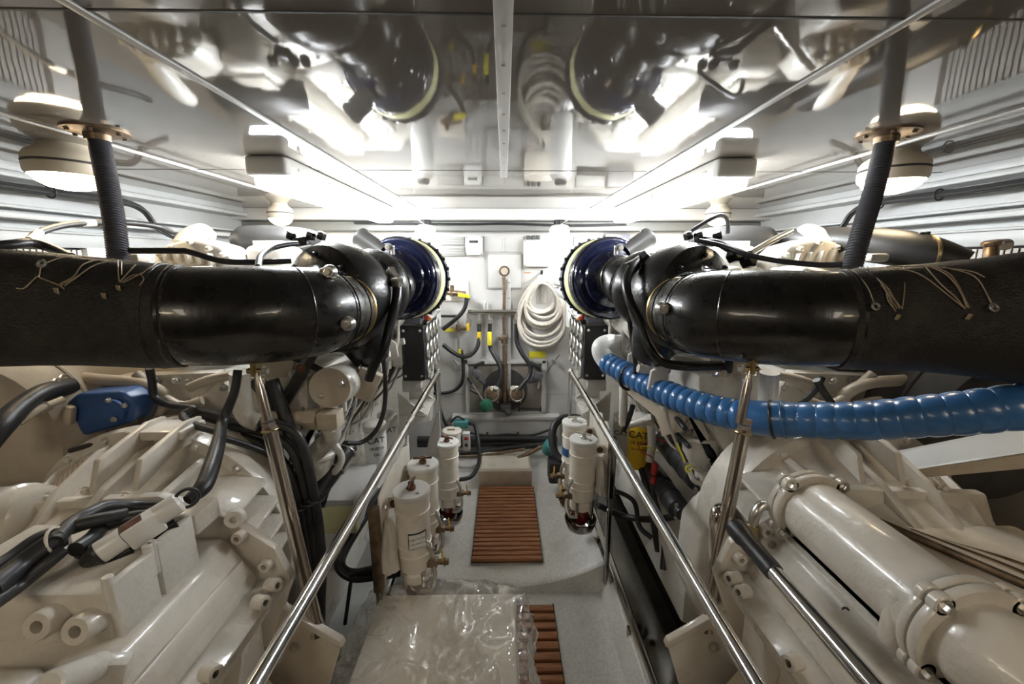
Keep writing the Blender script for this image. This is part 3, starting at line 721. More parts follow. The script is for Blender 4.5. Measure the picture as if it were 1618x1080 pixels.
# --- left only: blue pump on the aft face
t = thing('raw_water_pump', 'blue painted pump tucked below the left exhaust pipe', 'pump', P(150,650,1.26))
MB().prism([P(98,640,1.24),P(120,622,1.24),P(190,618,1.24),P(212,635,1.24),P(206,668,1.24),P(130,690,1.24)], (0,.10,0), .012, 3).build('body', 'bluepump', t)
MB().lathe([(0,-.02),(.03,-.02),(.034,-.012),(.034,.02),(0,.02)], P(185,645,1.24), (.1,-1,0), 24).build('cover', 'bluepump', t)
MB().box(P(110,655,1.225), (.025,.02,.06), (0,.3,0), .004).build('bracket', 'beige', t)
for a in ((197,640),(172,632),(180,662)): MB().bolt(P(a[0],a[1],1.215), (0,-1,0), .006).build('bolt', 'alu', t)
t = thing('inlet_hose', 'black hose with steel clamps running left from the blue pump', 'hose', P(60,620,1.2))
MB().tube(PP([(112,610,1.28),(70,620,1.2),(30,645,1.12),(0,675,1.05),(-30,710,1.0)]), .028, 16).build('hose', 'rubber', t)
for a in ((106,606,1.27),(96,612,1.25)): MB().ring(P(*a), (1,.3,.2), .030, .004, 24, 6).build('clamp', 'alu', t)
t = thing('drive_shaft_pipe', 'thin beige pipe with fitting behind the black inlet hose', 'pipe', P(60,650,1.15))
MB().tube(PP([(30,668,1.10),(65,645,1.15),(100,630,1.20)]), .010, 12).build('pipe', 'beige', t)
MB().cyl(P(60,648,1.15), P(78,639,1.17), .016, n=6).build('union_nut', 'alu', t)
# big round tanks outboard of each gearbox; right one guessed, its darkness painted in
for s in (-1,1):
    X = (lambda a: a) if s < 0 else (lambda a: 1594-a)
    c = V((s*1.62,1.35,CAMZ-.55))
    t = thing('header_tank', 'large dull %s tank low against the %s side' % ('beige' if s<0 else 'dark', WORD[s]), 'tank', c)
    MB().lathe([(0,-.18),(.16,-.18),(.24,-.15),(.28,-.07),(.28,.5),(.2,.58),(0,.58)], c, (0,1,0), 48).build('shell', 'beige' if s<0 else 'dark', t)
    MB().ring(c+V((0,-.06,0)), (0,1,0), .281, .006, 48, 6).build('weld_seam', 'beige' if s<0 else 'dark', t)
    m = MB().tube([c+V((-s*.1,0,-.2)), c+V((-s*.1,0,-1.36))], .03, 12, 1).tube([c+V((s*.1,.4,-.2)), c+V((s*.1,.4,-1.36))], .03, 12, 1)
    MB().box2(c+V((-.12,.0,-.25)), c+V((.12,.4,-1.0)), .01).build('stand', 'dark', t)
GB = {}
def boss_part(c, ax, R, r, h, t, mtl='white2'): MB().boss(c, ax, R, r, h).build('boss', mtl, t)
for s in (-1, 1):
    wd = WORD[s]
    X = (lambda a: a) if s < 0 else (lambda a: 1594-a)
    t = thing('marine_gearbox', 'white ribbed marine gearbox in the %s foreground %s' % (wd, 'with a white actuator on top' if s < 0 else 'below a long oil cooler'), 'gearbox', (s*1.0,.6,0)); GB[s] = t
    # upper casting, sloping inboard flank, split flange
    sec = [(.745,-.715),(.725,-.73),(.668,-.83),(.668,-.852),(1.34,-.852),(1.38,-.80),(1.33,-.715)]
    MB().prism(xz(s, sec, .30), (0,.655,0), .008, 2).build('upper_casting', 'white2', t)
    MB().box2((s*.600,.30,CAMZ-.878),(s*1.40,.97,CAMZ-.852), .005).build('split_flange', 'white2', t)
    sec = [(.655,-.878),(.665,-1.28),(.75,-1.40),(1.25,-1.40),(1.34,-1.25),(1.35,-.878)]
    MB().prism(xz(s, sec, .32), (0,.62,0), .015, 2).build('lower_casting', 'white2', t)
    for k in range(3):
        y = .42+.18*k
        MB().prism([(s*.66,y,CAMZ-.878),(s*.605,y,CAMZ-.878),(s*.61,y,CAMZ-.91),(s*.655,y,CAMZ-1.1)], (0,.014,0), .003).build('web', 'white2', t)
    # long rib along the flank
    MB().prism(xz(s, [(.700,-.775),(.690,-.772),(.672,-.812),(.684,-.815)], .32), (0,.62,0), .002).build('flank_rib', 'white2', t)
    ax = V((-s*.8,-.35,.25))
    for y in ((.93,.875,.70,.52) if s < 0 else (.93,.885,.70,.50)):
        boss_part(V((s*.622,y,CAMZ-.838)), ax, .0165, .0075, .036, t)
    # mounting face flange towards the bell housing with gusset ears
    MB().prism([V((s*.585,.965,CAMZ-.86)),V((s*.62,.965,CAMZ-.76)),V((s*.735,.965,CAMZ-.665)),V((s*.9,.965,CAMZ-.60)),V((s*1.3,.965,CAMZ-.62)),V((s*1.42,.965,CAMZ-.86)),V((s*1.25,.965,CAMZ-1.3)),V((s*.75,.965,CAMZ-1.3))], (0,.028,0), .006).build('face_flange', 'white2', t)
    for p in ((.64,-.80),(.70,-.715),(.78,-.66)): boss_part(V((s*p[0],.965,CAMZ+p[1])), (0,-1,.1), .016, .007, .022, t)
    for k in range(4):
        z = CAMZ-.695-.062*k; xo = (.735,.700,.685,.680)[k]
        MB().prism([V((s*xo,1.0,z)),V((s*(xo+.14),1.0,z+.03)),V((s*(xo+.14),1.17,z+.045)),V((s*(xo+.01),1.17,z+.012))], (0,0,.013), .003).build('side_rib', 'white2', t)
    for p in ((.8,.40,-.72),(1.1,.40,-.71),(1.25,.75,-.71),(1.15,.55,-.71)):
        MB().bolt(V((s*p[0],p[1],CAMZ+p[2]+.005)), (0,0,1), .013).build('bolt', 'white2', t)
    # engine mount bracket and rubber mount under the inboard side
    a = PZ(X(500),992,CAMZ-1.26)
    m = MB().prism([V((s*.70,.64,CAMZ-1.05)),V((s*.575,.64,CAMZ-1.25)),V((s*.575,.92,CAMZ-1.25)),V((s*.70,.92,CAMZ-1.05))], (s*.03,0,-.02), .004)
    m.build('mount_gusset', 'beige', t)
    MB().box2((s*.52,.60,CAMZ-1.29),(s*.74,.98,CAMZ-1.268), .004).build('mount_plate', 'white2', t)
    for y in (.70,.90):
        MB().lathe([(0,0),(.045,0),(.05,.008),(.046,.03),(.03,.042),(.012,.046),(.012,.065),(0,.067)], (s*.575,y,CAMZ-1.268), (0,0,1), 28).build('rubber_mount_cap', 'white', t)
        MB().bolt((s*.535,y+.07,CAMZ-1.268), (0,0,1), .011, .018).build('bolt', 'alu', t)
    MB().box2((s*.545,.62,CAMZ-1.64),(s*.66,.96,CAMZ-1.29), .008).build('mount_block', 'hull', t)

for s in (-1, 1):
    wd = WORD[s]
    q = lambda px, py, Y: P(px if s > 0 else 1594-px, py, Y)
    t = thing('engine_mount', 'stained off white engine mount bracket at the foot of the %s chrome strut' % wd, 'engine mount', V((s*.62,.97,ZL)))
    MB().prism([q(1057,1024,.975),q(1100,1000,.975),q(1190,938,.975),q(1260,960,.975),q(1330,1120,.975),q(1260,1250,.975),q(1085,1120,.975)], (0,.014,0), .002).build('face_plate', 'beige' if s < 0 else 'white2', t)
    MB().prism([q(1052,1022,.972),q(1056,1014,.972),q(1120,978,.972),q(1150,958,.972),q(1150,966,.972),q(1105,996,.972),q(1060,1024,.972)], (0,.022,0), .002).build('top_flange', 'white2', t)
    c = q(1168,1040,.955)
    MB().lathe([(0,-.02),(.034,-.02),(.036,.006),(.030,.018),(.018,.024),(0,.025)], c+V((0,.02,0)), (0,-1,.35), 26).build('rubber_cap', 'grey', t)
    MB().bolt(q(1127,1020,.975), (0,-1,0), .010, .012).build('bolt', 'alu', t)
    MB().box2((s*.60,.96,CAMZ-1.64),(s*.72,1.02,CAMZ-1.25), .006).build('foot', 'hull', t)
# --- left gearbox: valve block with covers
t = GB[-1]
MB().box2((-.755,.665,CAMZ-.722),(-1.12,.88,CAMZ-.615), .008).build('valve_block', 'white2', t)
MB().box2((-.740,.670,CAMZ-.722),(-.758,.762,CAMZ-.600), .005).build('side_cover', 'white', t)
MB().box2((-.740,.772,CAMZ-.720),(-.758,.872,CAMZ-.592), .005).build('side_cover', 'white', t)
for y in (.675,.762,.772,.868):
    MB().cyl((-.752,y,CAMZ-.66),(-.752,y,CAMZ-.585), .0095, n=14, ch=.002).build('cover_bolt', 'white', t)
MB().box2((-.742,.88,CAMZ-.655),(-.82,.965,CAMZ-.60), .008).build('neck', 'white2', t)
boss_part(V((-.70,.955,CAMZ-.655)), V((.3,-1,.2)), .022, .009, .02, t, 'white')
for px, py in ((98,968),(155,975)):
    boss_part(P(px,py,.672), (0.05,-1,.30), .026, .011, .045, t)
MB().box2((-.80,.36,CAMZ-.735),(-1.15,.60,CAMZ-.69), .02, 3).build('pump_cover', 'white2', t)
MB().box2((-.86,.30,CAMZ-.72),(-1.2,.52,CAMZ-.69), .01).build('top_plate', 'beige', t)
MB().cyl(P(75,1085,.52),P(160,1050,.60), .022, n=20, ch=.004).build('shift_shaft', 'white', t)
MB().box(P(172,1058,.60), (.06,.03,.05), (0,.3,.3), .008).build('shift_lever', 'white', t)
MB().box(P(40,900,.85)+V((0,0,-.07)), (.22,.14,.1), None, .03, 3).build('oil_cooler_box', 'white2', t)
# dome at the left edge
c = P(55,815,.98)
MB().lathe([(0,.035),(.06,.03),(.075,.02),(.08,.0),(.08,-.03),(.086,-.035),(.086,-.05),(.08,-.055),(.08,-.3),(0,-.3)], c, (1,-.1,.1), 32).build('filter_dome', 'white2', t)
# --- actuator with boot
A0, A1 = P(130,900,.73)+V((0,0,.012)), P(287,799,.85)+V((0,0,.012))
t = thing('shift_actuator', 'white cylindrical actuator with rusty stain and black boot on the left gearbox', 'actuator', A0)
d = (A1-A0)
L = d.length; d.normalize()
MB().lathe([(0,0),(0.0078,0),(0.0130,L*.03),(0.0182,L*.09),(0.0208,L*.12),(0.0247,L*.14),(0.0247,L*.17),(0,L*.17)], A0, d, 20).build('boot', 'rubber', t)
MB().lathe([(0,L*.16),(0.0228,L*.16),(0.0240,L*.18),(0.0240,L*.40),(0,L*.41)], A0, d, 28).build('barrel', 'clean', t)
x_, y_, _ = frame_of(d)
R = Matrix((d, d.cross(V((0,0,1))).normalized()*-1, V((0,0,0)))).transposed()
side = d.cross(V((0,0,1))).normalized(); upv = side.cross(d)
Rm = Matrix((d, side, upv)).transposed()
MB().box(A0+d*L*.58-upv*.006, (L*.36,.044,.050), Rm, .005).build('motor_body', 'clean', t)
MB().box(A0+d*L*.52+upv*.0192, (L*.22,.028,.001), Rm).build('red_stain', 'rust', t)
MB().lathe([(0,L*.74),(0.0228,L*.74),(0.0240,L*.76),(0.0240,L*.97),(0.0195,L),(0,L)], A0, d, 28).build('end_barrel', 'clean', t)
t = thing('actuator_bracket', 'black bracket and clip holding the white actuator', 'bracket', A0)
MB().box(A0+d*L*.25-upv*.032, (.05,.03,.022), Rm, .004).build('saddle', 'black', t)
MB().box(A0+d*L*.7-upv*.038, (.05,.03,.022), Rm, .004).build('saddle', 'black', t)
MB().ring(A1+d*.012+side*.004, side, .022, .004, 24, 6).build('clip', 'rubber', t)

# --- right gearbox: long oil cooler
t = thing('oil_cooler', 'long white cylindrical oil cooler lying along the right gearbox', 'oil cooler', (.80,.8,CAMZ-.64))
c = V((.80,0,CAMZ-.638))
MB().lathe([(.078,.58),(.080,.60),(.080,.92),(.077,.935)], c, (0,1,0), 48).build('shell', 'white2', t)
for y0, y1, R_ in ((.930,.948,.094),(.952,.968,.094),(.585,.600,.098),(.562,.580,.098)):
    m = MB().lathe([(0,y0),(R_,y0),(R_+.002,y0+.003),(R_+.002,y1-.003),(R_,y1),(0,y1)], c, (0,1,0), 40)
    for a in range(4):
        u = V((math.cos(a*PI/2+.75),0,math.sin(a*PI/2+.75)))
        m.cyl(c+u*.094+V((0,y0,0)), c+u*.094+V((0,y1,0)), .019, n=18, ch=.002)
    m.build('end_flange', 'white2', t)
for yy, dr in ((.9475,-1),(.581,-1)):
    for a in range(4):
        u = V((math.cos(a*PI/2+.75),0,math.sin(a*PI/2+.75)))
        MB().bolt(c+u*.096+V((0,.93 if yy > .9 else .562,0)), (0,-1,0), .009).build('bolt', 'alu', t)
MB().lathe([(.075,.562),(.08,.54),(.07,.50),(.045,.46),(.03,.44),(0,.44)], c, (0,1,0), 40).build('end_bonnet', 'white2', t)
MB().cyl(c+V((-.070,.945,.05)), c+V((-.070,.945,-.09)), .016, n=18, ch=.003).build('clamp_lug', 'white2', t)
MB().cyl(c+V((-.058,.635,.03)), c+V((-.058,.635,-.085)), .022, n=22, ch=.005).build('support_lug', 'white2', t)
MB().tube([c+V((.02,.5,.05)),c+V((.06,.46,.07)),c+V((.15,.42,.05)),c+V((.25,.42,0))], .03, 16).build('outlet_pipe', 'white2', t)
MB().tube([c+V((-.075,.97,-.02)),c+V((-.105,.97,-.01)),c+V((-.125,.965,-.03)),c+V((-.13,.965,-.07))], .013, 12).build('drain_pipe', 'alu', t)
MB().cyl(c+V((-.13,.965,-.065)), c+V((-.13,.965,-.095)), .017, n=6).build('union_nut', 'brass', t)
t = GB[1]
# cradle ledge beneath the cooler
MB().prism(xz(1, [(.735,-.715),(.735,-.742),(.715,-.745),(.705,-.80),(.715,-.80),(.9,-.74),(.9,-.715)], .42), (0,.53,0), .004).build('cooler_ledge', 'white', t)
boss_part(V((.715,.945,CAMZ-.745)), V((-.5,-.8,.3)), .024, .010, .016, t, 'white')
boss_part(V((.73,.72,CAMZ-.735)), V((-.9,-.3,.3)), .008, .004, .006, t, 'dark')
MB().box2((.92,.35,CAMZ-.72),(1.3,.9,CAMZ-.66), .015).build('valve_block', 'beige', t)
for k in range(6): 
    MB().tube([(.95+.02*k,.9-.02*k,CAMZ-.65),(1.05+.02*k,.7,CAMZ-.645),(1.18,.5-.02*k,CAMZ-.65),(1.3,.42,CAMZ-.655)], .008, 8).build('control_line', 'beige' if k % 2 else 'bronze', t)
MB().tube([P(1508,820,1.0),P(1560,850,.93),P(1640,892,.85)], .013, 12).build('breather_pipe', 'white', t)
for a in ((1540,905,.8),(1570,860,.86),(1480,860,.92),(1600,920,.75)):
    MB().bolt(P(*a)+V((0,0,-.01)), (0,-.3,1), .016).build('bolt', 'beige', t)
# loose white strap plate over the right gearbox
t = thing('strap_plate', 'loose folded white metal strip slanting above the right gearbox screen', 'metal strip', P(1500,710,1.05))
A = [P(1400,716,1.12), P(1420,745,1.05), P(1640,712,.88), P(1640,668,.95)]
MB().prism(A, (0,.006,-.003), 0).build('strip', 'grey', t)
B = [P(1420,745,1.05), P(1640,715,.88), P(1640,738,.885), P(1432,757,1.05)]
MB().prism(B, (0,.005,.0), 0).build('folded_edge', 'beige', t)
# ---------- leaning chrome struts from the mounts up to the exhaust pipes
for s in (-1, 1):
    wd = WORD[s]
    if s < 0: top, mid, bot = P(404,583,1.06), P(424,668,1.06), P(503,1000,.98)
    else: top, mid, bot = P(1186,580,1.06), P(1176,672,1.06), P(1106,992,.98)
    bot.z = max(bot.z, CAMZ-1.262)
    d = (bot-top).normalized()
    t = thing('exhaust_strut', 'tarnished chrome turnbuckle strut holding up the %s exhaust pipe' % wd, 'strut', bot)
    MB().lathe([(0,0),(.006,0),(.0085,.03),(.012,.05),(.0125,(mid-top).length-.012),(0,(mid-top).length-.012)], top, d, 20).build('threaded_rod', 'oldsteel', t)
    for k in (0,.018): MB().lathe([(0,0),(.019,0),(.019,.014),(0,.014)], mid-d*.02+d*k, d, 6).build('lock_nut', 'oldsteel', t)
    m = MB().lathe([(0,.0),(.019,.0),(.019,(bot-mid).length-.05),(.022,(bot-mid).length-.02),(.026,(bot-mid).length),(0,(bot-mid).length)], mid+d*.01, d, 28)
    m.build('sleeve', 'oldsteel', t)
    MB().ring(mid+d*.02, d, .0195, .003, 28, 8).build('collar', 'brass', t)
    m = MB().box(top-d*.012+V((0,.0,.0)), (.012,.028,.06), None, .003); m.cyl(top+V((-.022,0,-.005)), top+V((.022,0,-.005)), .007, n=14)
    m.build('fork', 'brass', t)
    MB().bolt(top+V((-s*.02,0,-.005)), (-s,0,0), .009).build('bolt', 'alu', t)

# ---------- handrails along the walkway
for s in (-1, 1):
    wd = WORD[s]; x = s*.437
    pts = [V((x,-.1,CAMZ-.725)), V((x,2.55,CAMZ-.725))]
    t = thing('handrail', 'long polished stainless handrail along the %s side of the walkway' % wd, 'handrail', (x,2.5,CAMZ-1.7))
    MB().tube(pts, .0155, 24, 1).build('rail', 'steel', t)
    MB().cyl(V((x,1.72,CAMZ-.725)), V((x,1.80,CAMZ-.725)), .0165, n=24).build('joint_sleeve', 'alu', t)
    MB().tube([V((x,2.53,CAMZ-.725)),V((x,2.56,CAMZ-.74)),V((x,2.57,CAMZ-.79)),V((x,2.57,CAMZ-1.68))], .015, 20, 5).build('post', 'steel', t)
    MB().lathe([(0,0),(.035,0),(.035,.006),(.02,.012),(0,.012)], (x,2.57,CAMZ-1.70), (0,0,1), 24).build('post_foot', 'steel', t)
    MB().tube([V((x-s*-.0,2.40,CAMZ-.73)),V((x+s*.08,2.42,CAMZ-.70)),V((x+s*.17,2.45,CAMZ-.66))], .009, 12, 4).build('stay', 'steel', t)
# second, lower rail on the right with black sleeve
t = thing('grab_pipe', 'lower stainless pipe with a black rubber end beside the right gearbox', 'pipe', (.56,.6,CAMZ-.64))
MB().tube([V((.56,-.1,CAMZ-.638)), V((.56,.80,CAMZ-.638))], .0165, 24, 1).build('pipe', 'steel', t)
MB().lathe([(0,0),(.019,0),(.02,.01),(.02,.10),(.024,.11),(.024,.145),(.02,.15),(0,.15)], (.56,.72,CAMZ-.638), (0,1,0), 24).build('rubber_end', 'rubber', t)
t = thing('stanchion', 'bent stainless stanchion tube behind the right chrome strut', 'stanchion', P(1138,965,1.1))
MB().tube([P(1140,1000,1.05),P(1137,930,1.05),P(1133,850,1.05),P(1132,820,1.05),P(1136,806,1.06),P(1148,803,1.10),P(1152,806,1.2)], .0185, 22, 6).build('tube', 'oldsteel', t)

# ---------- gauge panels
for s in (-1, 1):
    wd = WORD[s]
    X = (lambda a: a) if s < 0 else (lambda a: 1594-a)
    x0, x1 = s*.60, s*.462
    y0, y1 = 2.30, 2.78
    z0, z1 = CAMZ-.70, CAMZ-.37
    t = thing('gauge_panel', 'black engine gauge panel box with round dials facing the walkway, %s side' % wd, 'gauge panel', ((x0+x1)/2,2.5,z0))
    MB().box2((x0,y0,z0),(x1+s*.012,y1,z1), .006).build('case', 'plasticblack', t)
    MB().prism([V((x0,y0-.01,z1+.004)),V((x0,y1+.02,z1+.02)),V((x1-s*.02,y1+.02,z1+.02)),V((x1-s*.02,y0-.01,z1+.004))], (0,0,.005), .001).build('hood', 'darksteel', t)
    fx = x1+s*.012
    MB().box2((fx-s*.008,y0+.004,z0+.004),(fx,y1-.004,z1-.006), .002).build('face_plate', 'gaugeface', t)
    for r_ in range(3):
        for k in range(4):
            c = V((fx-s*.007, y0+.07+k*.115, z1-.06-r_*.105))
            g = MB().lathe([(0,0),(.047,0),(.049,.012),(.042,.018),(.040,.010),(0,.010)], c, (-s,0,0), 28).build('gauge', 'alu', t)
            MB().lathe([(0,.0105),(.039,.0105),(.039,.0115),(0,.012)], c, (-s,0,0), 28).build('dial', 'glass', g)
    for a in ((.02,.03),(.12,.03),(.02,.3),(.12,.3)):
        MB().bolt((x0+(-s)*a[0]*.95, y0, z0+a[1]), (0,-1,0), .006).build('screw', 'alu', t)
    MB().box2((x0+s*.01,y0+.02,z0-.075),(x1+s*.035,y0+.06,z0-.004), .004).build('foot_bracket', 'wall', t)
    MB().box2((x0+s*.03,y0+.01,z1-.03),(x0+s*.005,y0+.05,z1+.01), .003).build('hinge_tab', 'wall', t)
# engine bracket shelves below the panels
for s in (-1, 1):
    t = thing('support_bracket', 'white gusseted bracket on the engine flank under the %s gauge panel' % WORD[s], 'bracket', (s*.52,2.4,CAMZ-.9))
    MB().box2((s*.47,2.32,CAMZ-.93),(s*.64,2.62,CAMZ-.915), .003).build('shelf', 'white', t)
    for y in (2.32,2.60): MB().prism([V((s*.64,y,CAMZ-.915)),V((s*.64,y,CAMZ-.78)),V((s*.48,y,CAMZ-.915))], (0,.012,0), .002).build('gusset', 'white', t)
    MB().prism([V((s*.64,2.32,CAMZ-1.08)),V((s*.64,2.32,CAMZ-.93)),V((s*.48,2.32,CAMZ-.93))], (0,.012,0), .002).build('gusset', 'white', t)
    MB().bolt((s*.53,2.42,CAMZ-.915), (0,0,1), .018, .03).build('bolt', 'alu', t)

# ---------- tall white expansion bottles at the far beam
for s, px in ((-1,676),(1,882)):
    Yb = 2.95
    a, b = P(px,357,Yb), P(px,449,Yb)
    t = thing('expansion_bottle', 'tall white cylinder with a black screw cap hanging by the far beam, %s side' % WORD[s], 'bottle', b)
    r = .072; h = a.z-b.z
    MB().lathe([(0,0),(r*.8,0),(r,.02),(r,h-.02),(r*.85,h),(r*.6,h+.008),(0,h+.008)], b, (0,0,1), 40).build('body', 'clean', t)
    m = MB().lathe([(0,h+.006),(r*.52,h+.006),(r*.52,h+.035),(r*.44,h+.042),(0,h+.042)], b, (0,0,1), 40)
    for k in range(20): m.box(b+V((math.cos(k*PI/10)*r*.53, math.sin(k*PI/10)*r*.53, h+.022)), (.006,.006,.024))
    m.build('cap', 'plasticblack', t)
    e = MB().tube([b+V((0,0,.005)), b+V((s*.0,0,-.03)), b+V((s*.05,.0,-.07)), b+V((s*.12,0,-.09))], [.03,.034,.04,.045], 20, 6)
    e.build('outlet_elbow', 'clean', t)
    MB().ring(b+V((0,0,-.02)), (0,0,1), .036, .005, 28, 8).build('hose_clip', 'alu', t)
    MB().box2(b+V((-.06,r-.005,.1)), b+V((.06,r+.02,.16)), .003).build('wall_strap', 'wall', t)
    MB().tube([a+V((-s*.035,-.02,-.02)), P(X_ if False else px+(-18 if s<0 else 18),345,2.9), P(px+(-20 if s<0 else 20),335,2.95)], .003, 8, 4).build('vent_wire', 'wall', t)
    # numbered filter box on the engine front
    p = P(X0 if False else (688 if s<0 else 903), 491, 3.05)
    k = thing('front_filter', 'white filter with black lettering at the far front of the %s engine' % WORD[s], 'filter', p+V((0,0,-.12)))
    MB().lathe([(0,-.13),(.055,-.13),(.06,-.12),(.06,.11),(.055,.12),(0,.12)], p+V((s*.03,.06,0)), (0,0,1), 32).build('can', 'clean', k)
    MB().box(p+V((s*.03,-.004,0)), (.10,.003,.21)).build('label', 'paper', k)
    text('CAT', 'lettering', p+V((s*.02,-.008,.0)), (0,0,1), (-1,0,0), .06, 'ink', k)
    text('5-04', 'lettering', p+V((s*.025,-.008,-.085)), (1,0,0), (0,0,1), .035, 'ink', k)
    MB().cyl(p+V((s*.03,.06,.12)), p+V((s*.03,.06,.20)), .03, n=20).build('neck', 'white', k)
    # relay box with small coloured terminals under the air filter
    q = P(651 if s<0 else 942, 497, 2.35)
    k = thing('terminal_box', 'grey junction box with orange and red terminals beneath the %s air filter' % WORD[s], 'junction box', q+V((0,0,-.06)))
    MB().box(q, (.13,.10,.12), (0,0,.1*s), .006).build('case', 'conduit', k)
    for i, (cn, dx, dz) in enumerate((('orange',.075,.03),('red',.085,-.01),('plasticblack',.10,.02),('plasticblack',.08,-.035),('orange',.1,-.02),('rust',.065,.05))):
        MB().box(q+V((-s*dx,-.02,dz)), (.022,.022,.026), (0,.2*i,.3), .004).build('terminal', cn, k)

# ---------- fuel filter canisters
def racor(px, py, Y, r, h, word, side, label=None, cup=True, handle_ang=0, stripes=2, blue=False):
    top = P(px, py, Y)
    t = thing('fuel_filter', word, 'fuel filter', top+V((0,0,-h-.15)), 'cream fuel filter canisters')
    prof = [(0,-h),(r*.8,-h),(r*.97,-h+.012),(r*.97,-h+.07),(r*1.03,-h+.073),(r*1.03,-h+.079),(r*.97,-h+.083)]
    for k in range(stripes):
        zz = -h*(.66-.42*k)
        prof += [(r*.97,zz-.005),(r*1.02,zz-.003),(r*1.02,zz+.004),(r*.97,zz+.006)]
    prof += [(r*.97,-.045),(r*1.0,-.043),(r*1.0,-.02),(0,-.02)]
    MB().lathe(prof, top, (0,0,1), 48).build('canister', 'cream', t)
    ld = MB().lathe([(0,-.018),(r*1.03,-.018),(r*1.06,-.014),(r*1.06,-.004),(r*1.02,.0),(0,.001)], top, (0,0,1), 48).build('lid', 'clean', t)
    m = MB().lathe([(0,0),(.017,0),(.017,.012),(.012,.016),(.012,.03),(0,.032)], top, (0,0,1), 16)
    hd = V((math.cos(handle_ang), math.sin(handle_ang), 0))
    m.cyl(top+V((0,0,.026))-hd*.042, top+V((0,0,.026))+hd*.042, .0055, n=12)
    m.build('t_handle', 'rust' if side < 0 else 'alu', ld)
    MB().cyl(top+V((.03,-.03,0)), top+V((.03,-.03,.004)), .007, n=12).build('plug', 'alu', ld)
    b = top+V((0,0,-h))
    # cast head with lugs and bolts
    hd_ = MB().lathe([(0,0),(r*.75,0),(r*.9,-.012),(r*.9,-.045),(r*.7,-.055),(0,-.055)], b, (0,0,1), 12).build('head_casting', 'cream', t)
    for k in range(5):
        a = k*2*PI/5+.4; u = V((math.cos(a), math.sin(a), 0))
        MB().cyl(b+u*r*.88+V((0,0,-.062)), b+u*r*.88+V((0,0,.006)), .009, n=8, ch=.002).build('clamp_bolt', 'alu', hd_)
    MB().lathe([(0,-.052),(r*.72,-.052),(r*.74,-.07),(r*.68,-.11),(r*.5,-.135),(0,-.14)], b, (0,0,1), 40).build('bowl', 'redbowl', t)
    if cup:
        MB().lathe([(r*1.15,-.115),(r*1.25,-.113),(r*1.24,-.125),(r*1.05,-.165),(r*.6,-.19),(0,-.197),(0,-.190),(r*.58,-.183),(r*1.0,-.158),(r*1.16,-.122)], b, (0,0,1), 44).build('heat_shield', 'darksteel', t)
    # outlet valve with yellow lever and bent chrome pipe
    q = b+V((-side*r*1.05,-.02,.03))
    m = MB().box(q, (.05,.035,.03), None, .006); m.cyl(q, q+V((-side*.055,0,0)), .011, n=14); m.bolt(q+V((-side*.05,0,0)), (-side,0,0), .013)
    ov = m.build('outlet_valve', 'bronze', t)
    MB().box(q+V((-side*.045,-.012,.035)), (.006,.010,.07), (.25,0,0), .002).build('lever', 'yellow', ov)
    MB().tube([q+V((-side*.01,-.01,-.01)), q+V((-side*.015,-.03,-.05)), q+V((-side*-.0,-.05,-.085)), q+V((side*.04,-.045,-.095))], .0085, 12, 6).build('drain_pipe', 'alu', t)
    MB().tube([q+V((0,.0,.01)), q+V((-side*.005,-.02,.05)), q+V((-side*-.01,-.015,.09)), q+V((side*.02,.0,.10))], .0085, 12, 6).build('feed_pipe', 'alu', t)
    if label:
        w = .35
        fr = MB()
        for (z0, z1, mt, e, a0, a1) in ((-h*.66,-h*.44,'ink',1.012,-.5,.55),(-h*.645,-h*.455,'paper',1.018,-.46,.51)):
            base = -PI/2+.42; n_ = 12
            loops = [[top+V((math.cos(base+a0+(a1-a0)*i/n_)*r*k_, math.sin(base+a0+(a1-a0)*i/n_)*r*k_, z)) for k_, z in ((.98,z0),(e,z0),(e,z1),(.98,z1))] for i in range(n_+1)]
            MB().loft(loops).build('label', mt, t)
        base = -PI/2+.42
        for row, (s_, fs) in enumerate((('FUEL FILTER', .0115),('WATER SEPARATOR', .0075),('SERVICE DAILY', .0075))):
            n = V((math.cos(base), math.sin(base), 0))
            text(s_, 'lettering', top+n*r*1.03+V((0,0,-h*.51-.02*row)), V((-n.y,n.x,0)), (0,0,1), fs, 'greyprint', t)
    if blue:
        loops = [[top+V((math.cos(a)*r*k_, math.sin(a)*r*k_, z)) for k_, z in ((.97,-h*.55),(1.015,-h*.55),(1.015,-h*.42),(.97,-h*.42))] for a in [PI*.85+.13*i for i in range(12)]]
        MB().loft(loops).build('blue_label', 'bluepump', t)
    return top, b
R1 = racor(650, 772, 1.44, .068, .34, 'nearest of the three cream fuel filters at left, rust handle and printed label', -1, label=True, cup=False, handle_ang=1.45)
R2 = racor(668, 731, 1.74, .068, .36, 'middle one of the three cream fuel filters on the left of the walkway', -1, cup=False, handle_ang=.1)
R3 = racor(706, 697, 2.26, .068, .36, 'far one of the three cream fuel filters at left, above a steel cup', -1, handle_ang=-.45)
R4 = racor(922, 692, 1.93, .068, .34, 'nearer cream fuel filter on the right of the walkway, red bowl in steel cup', 1, handle_ang=-.5)
R5 = racor(908, 665, 2.18, .068, .36, 'farther cream fuel filter on the right with a blue band label', 1, blue=True, handle_ang=.2)
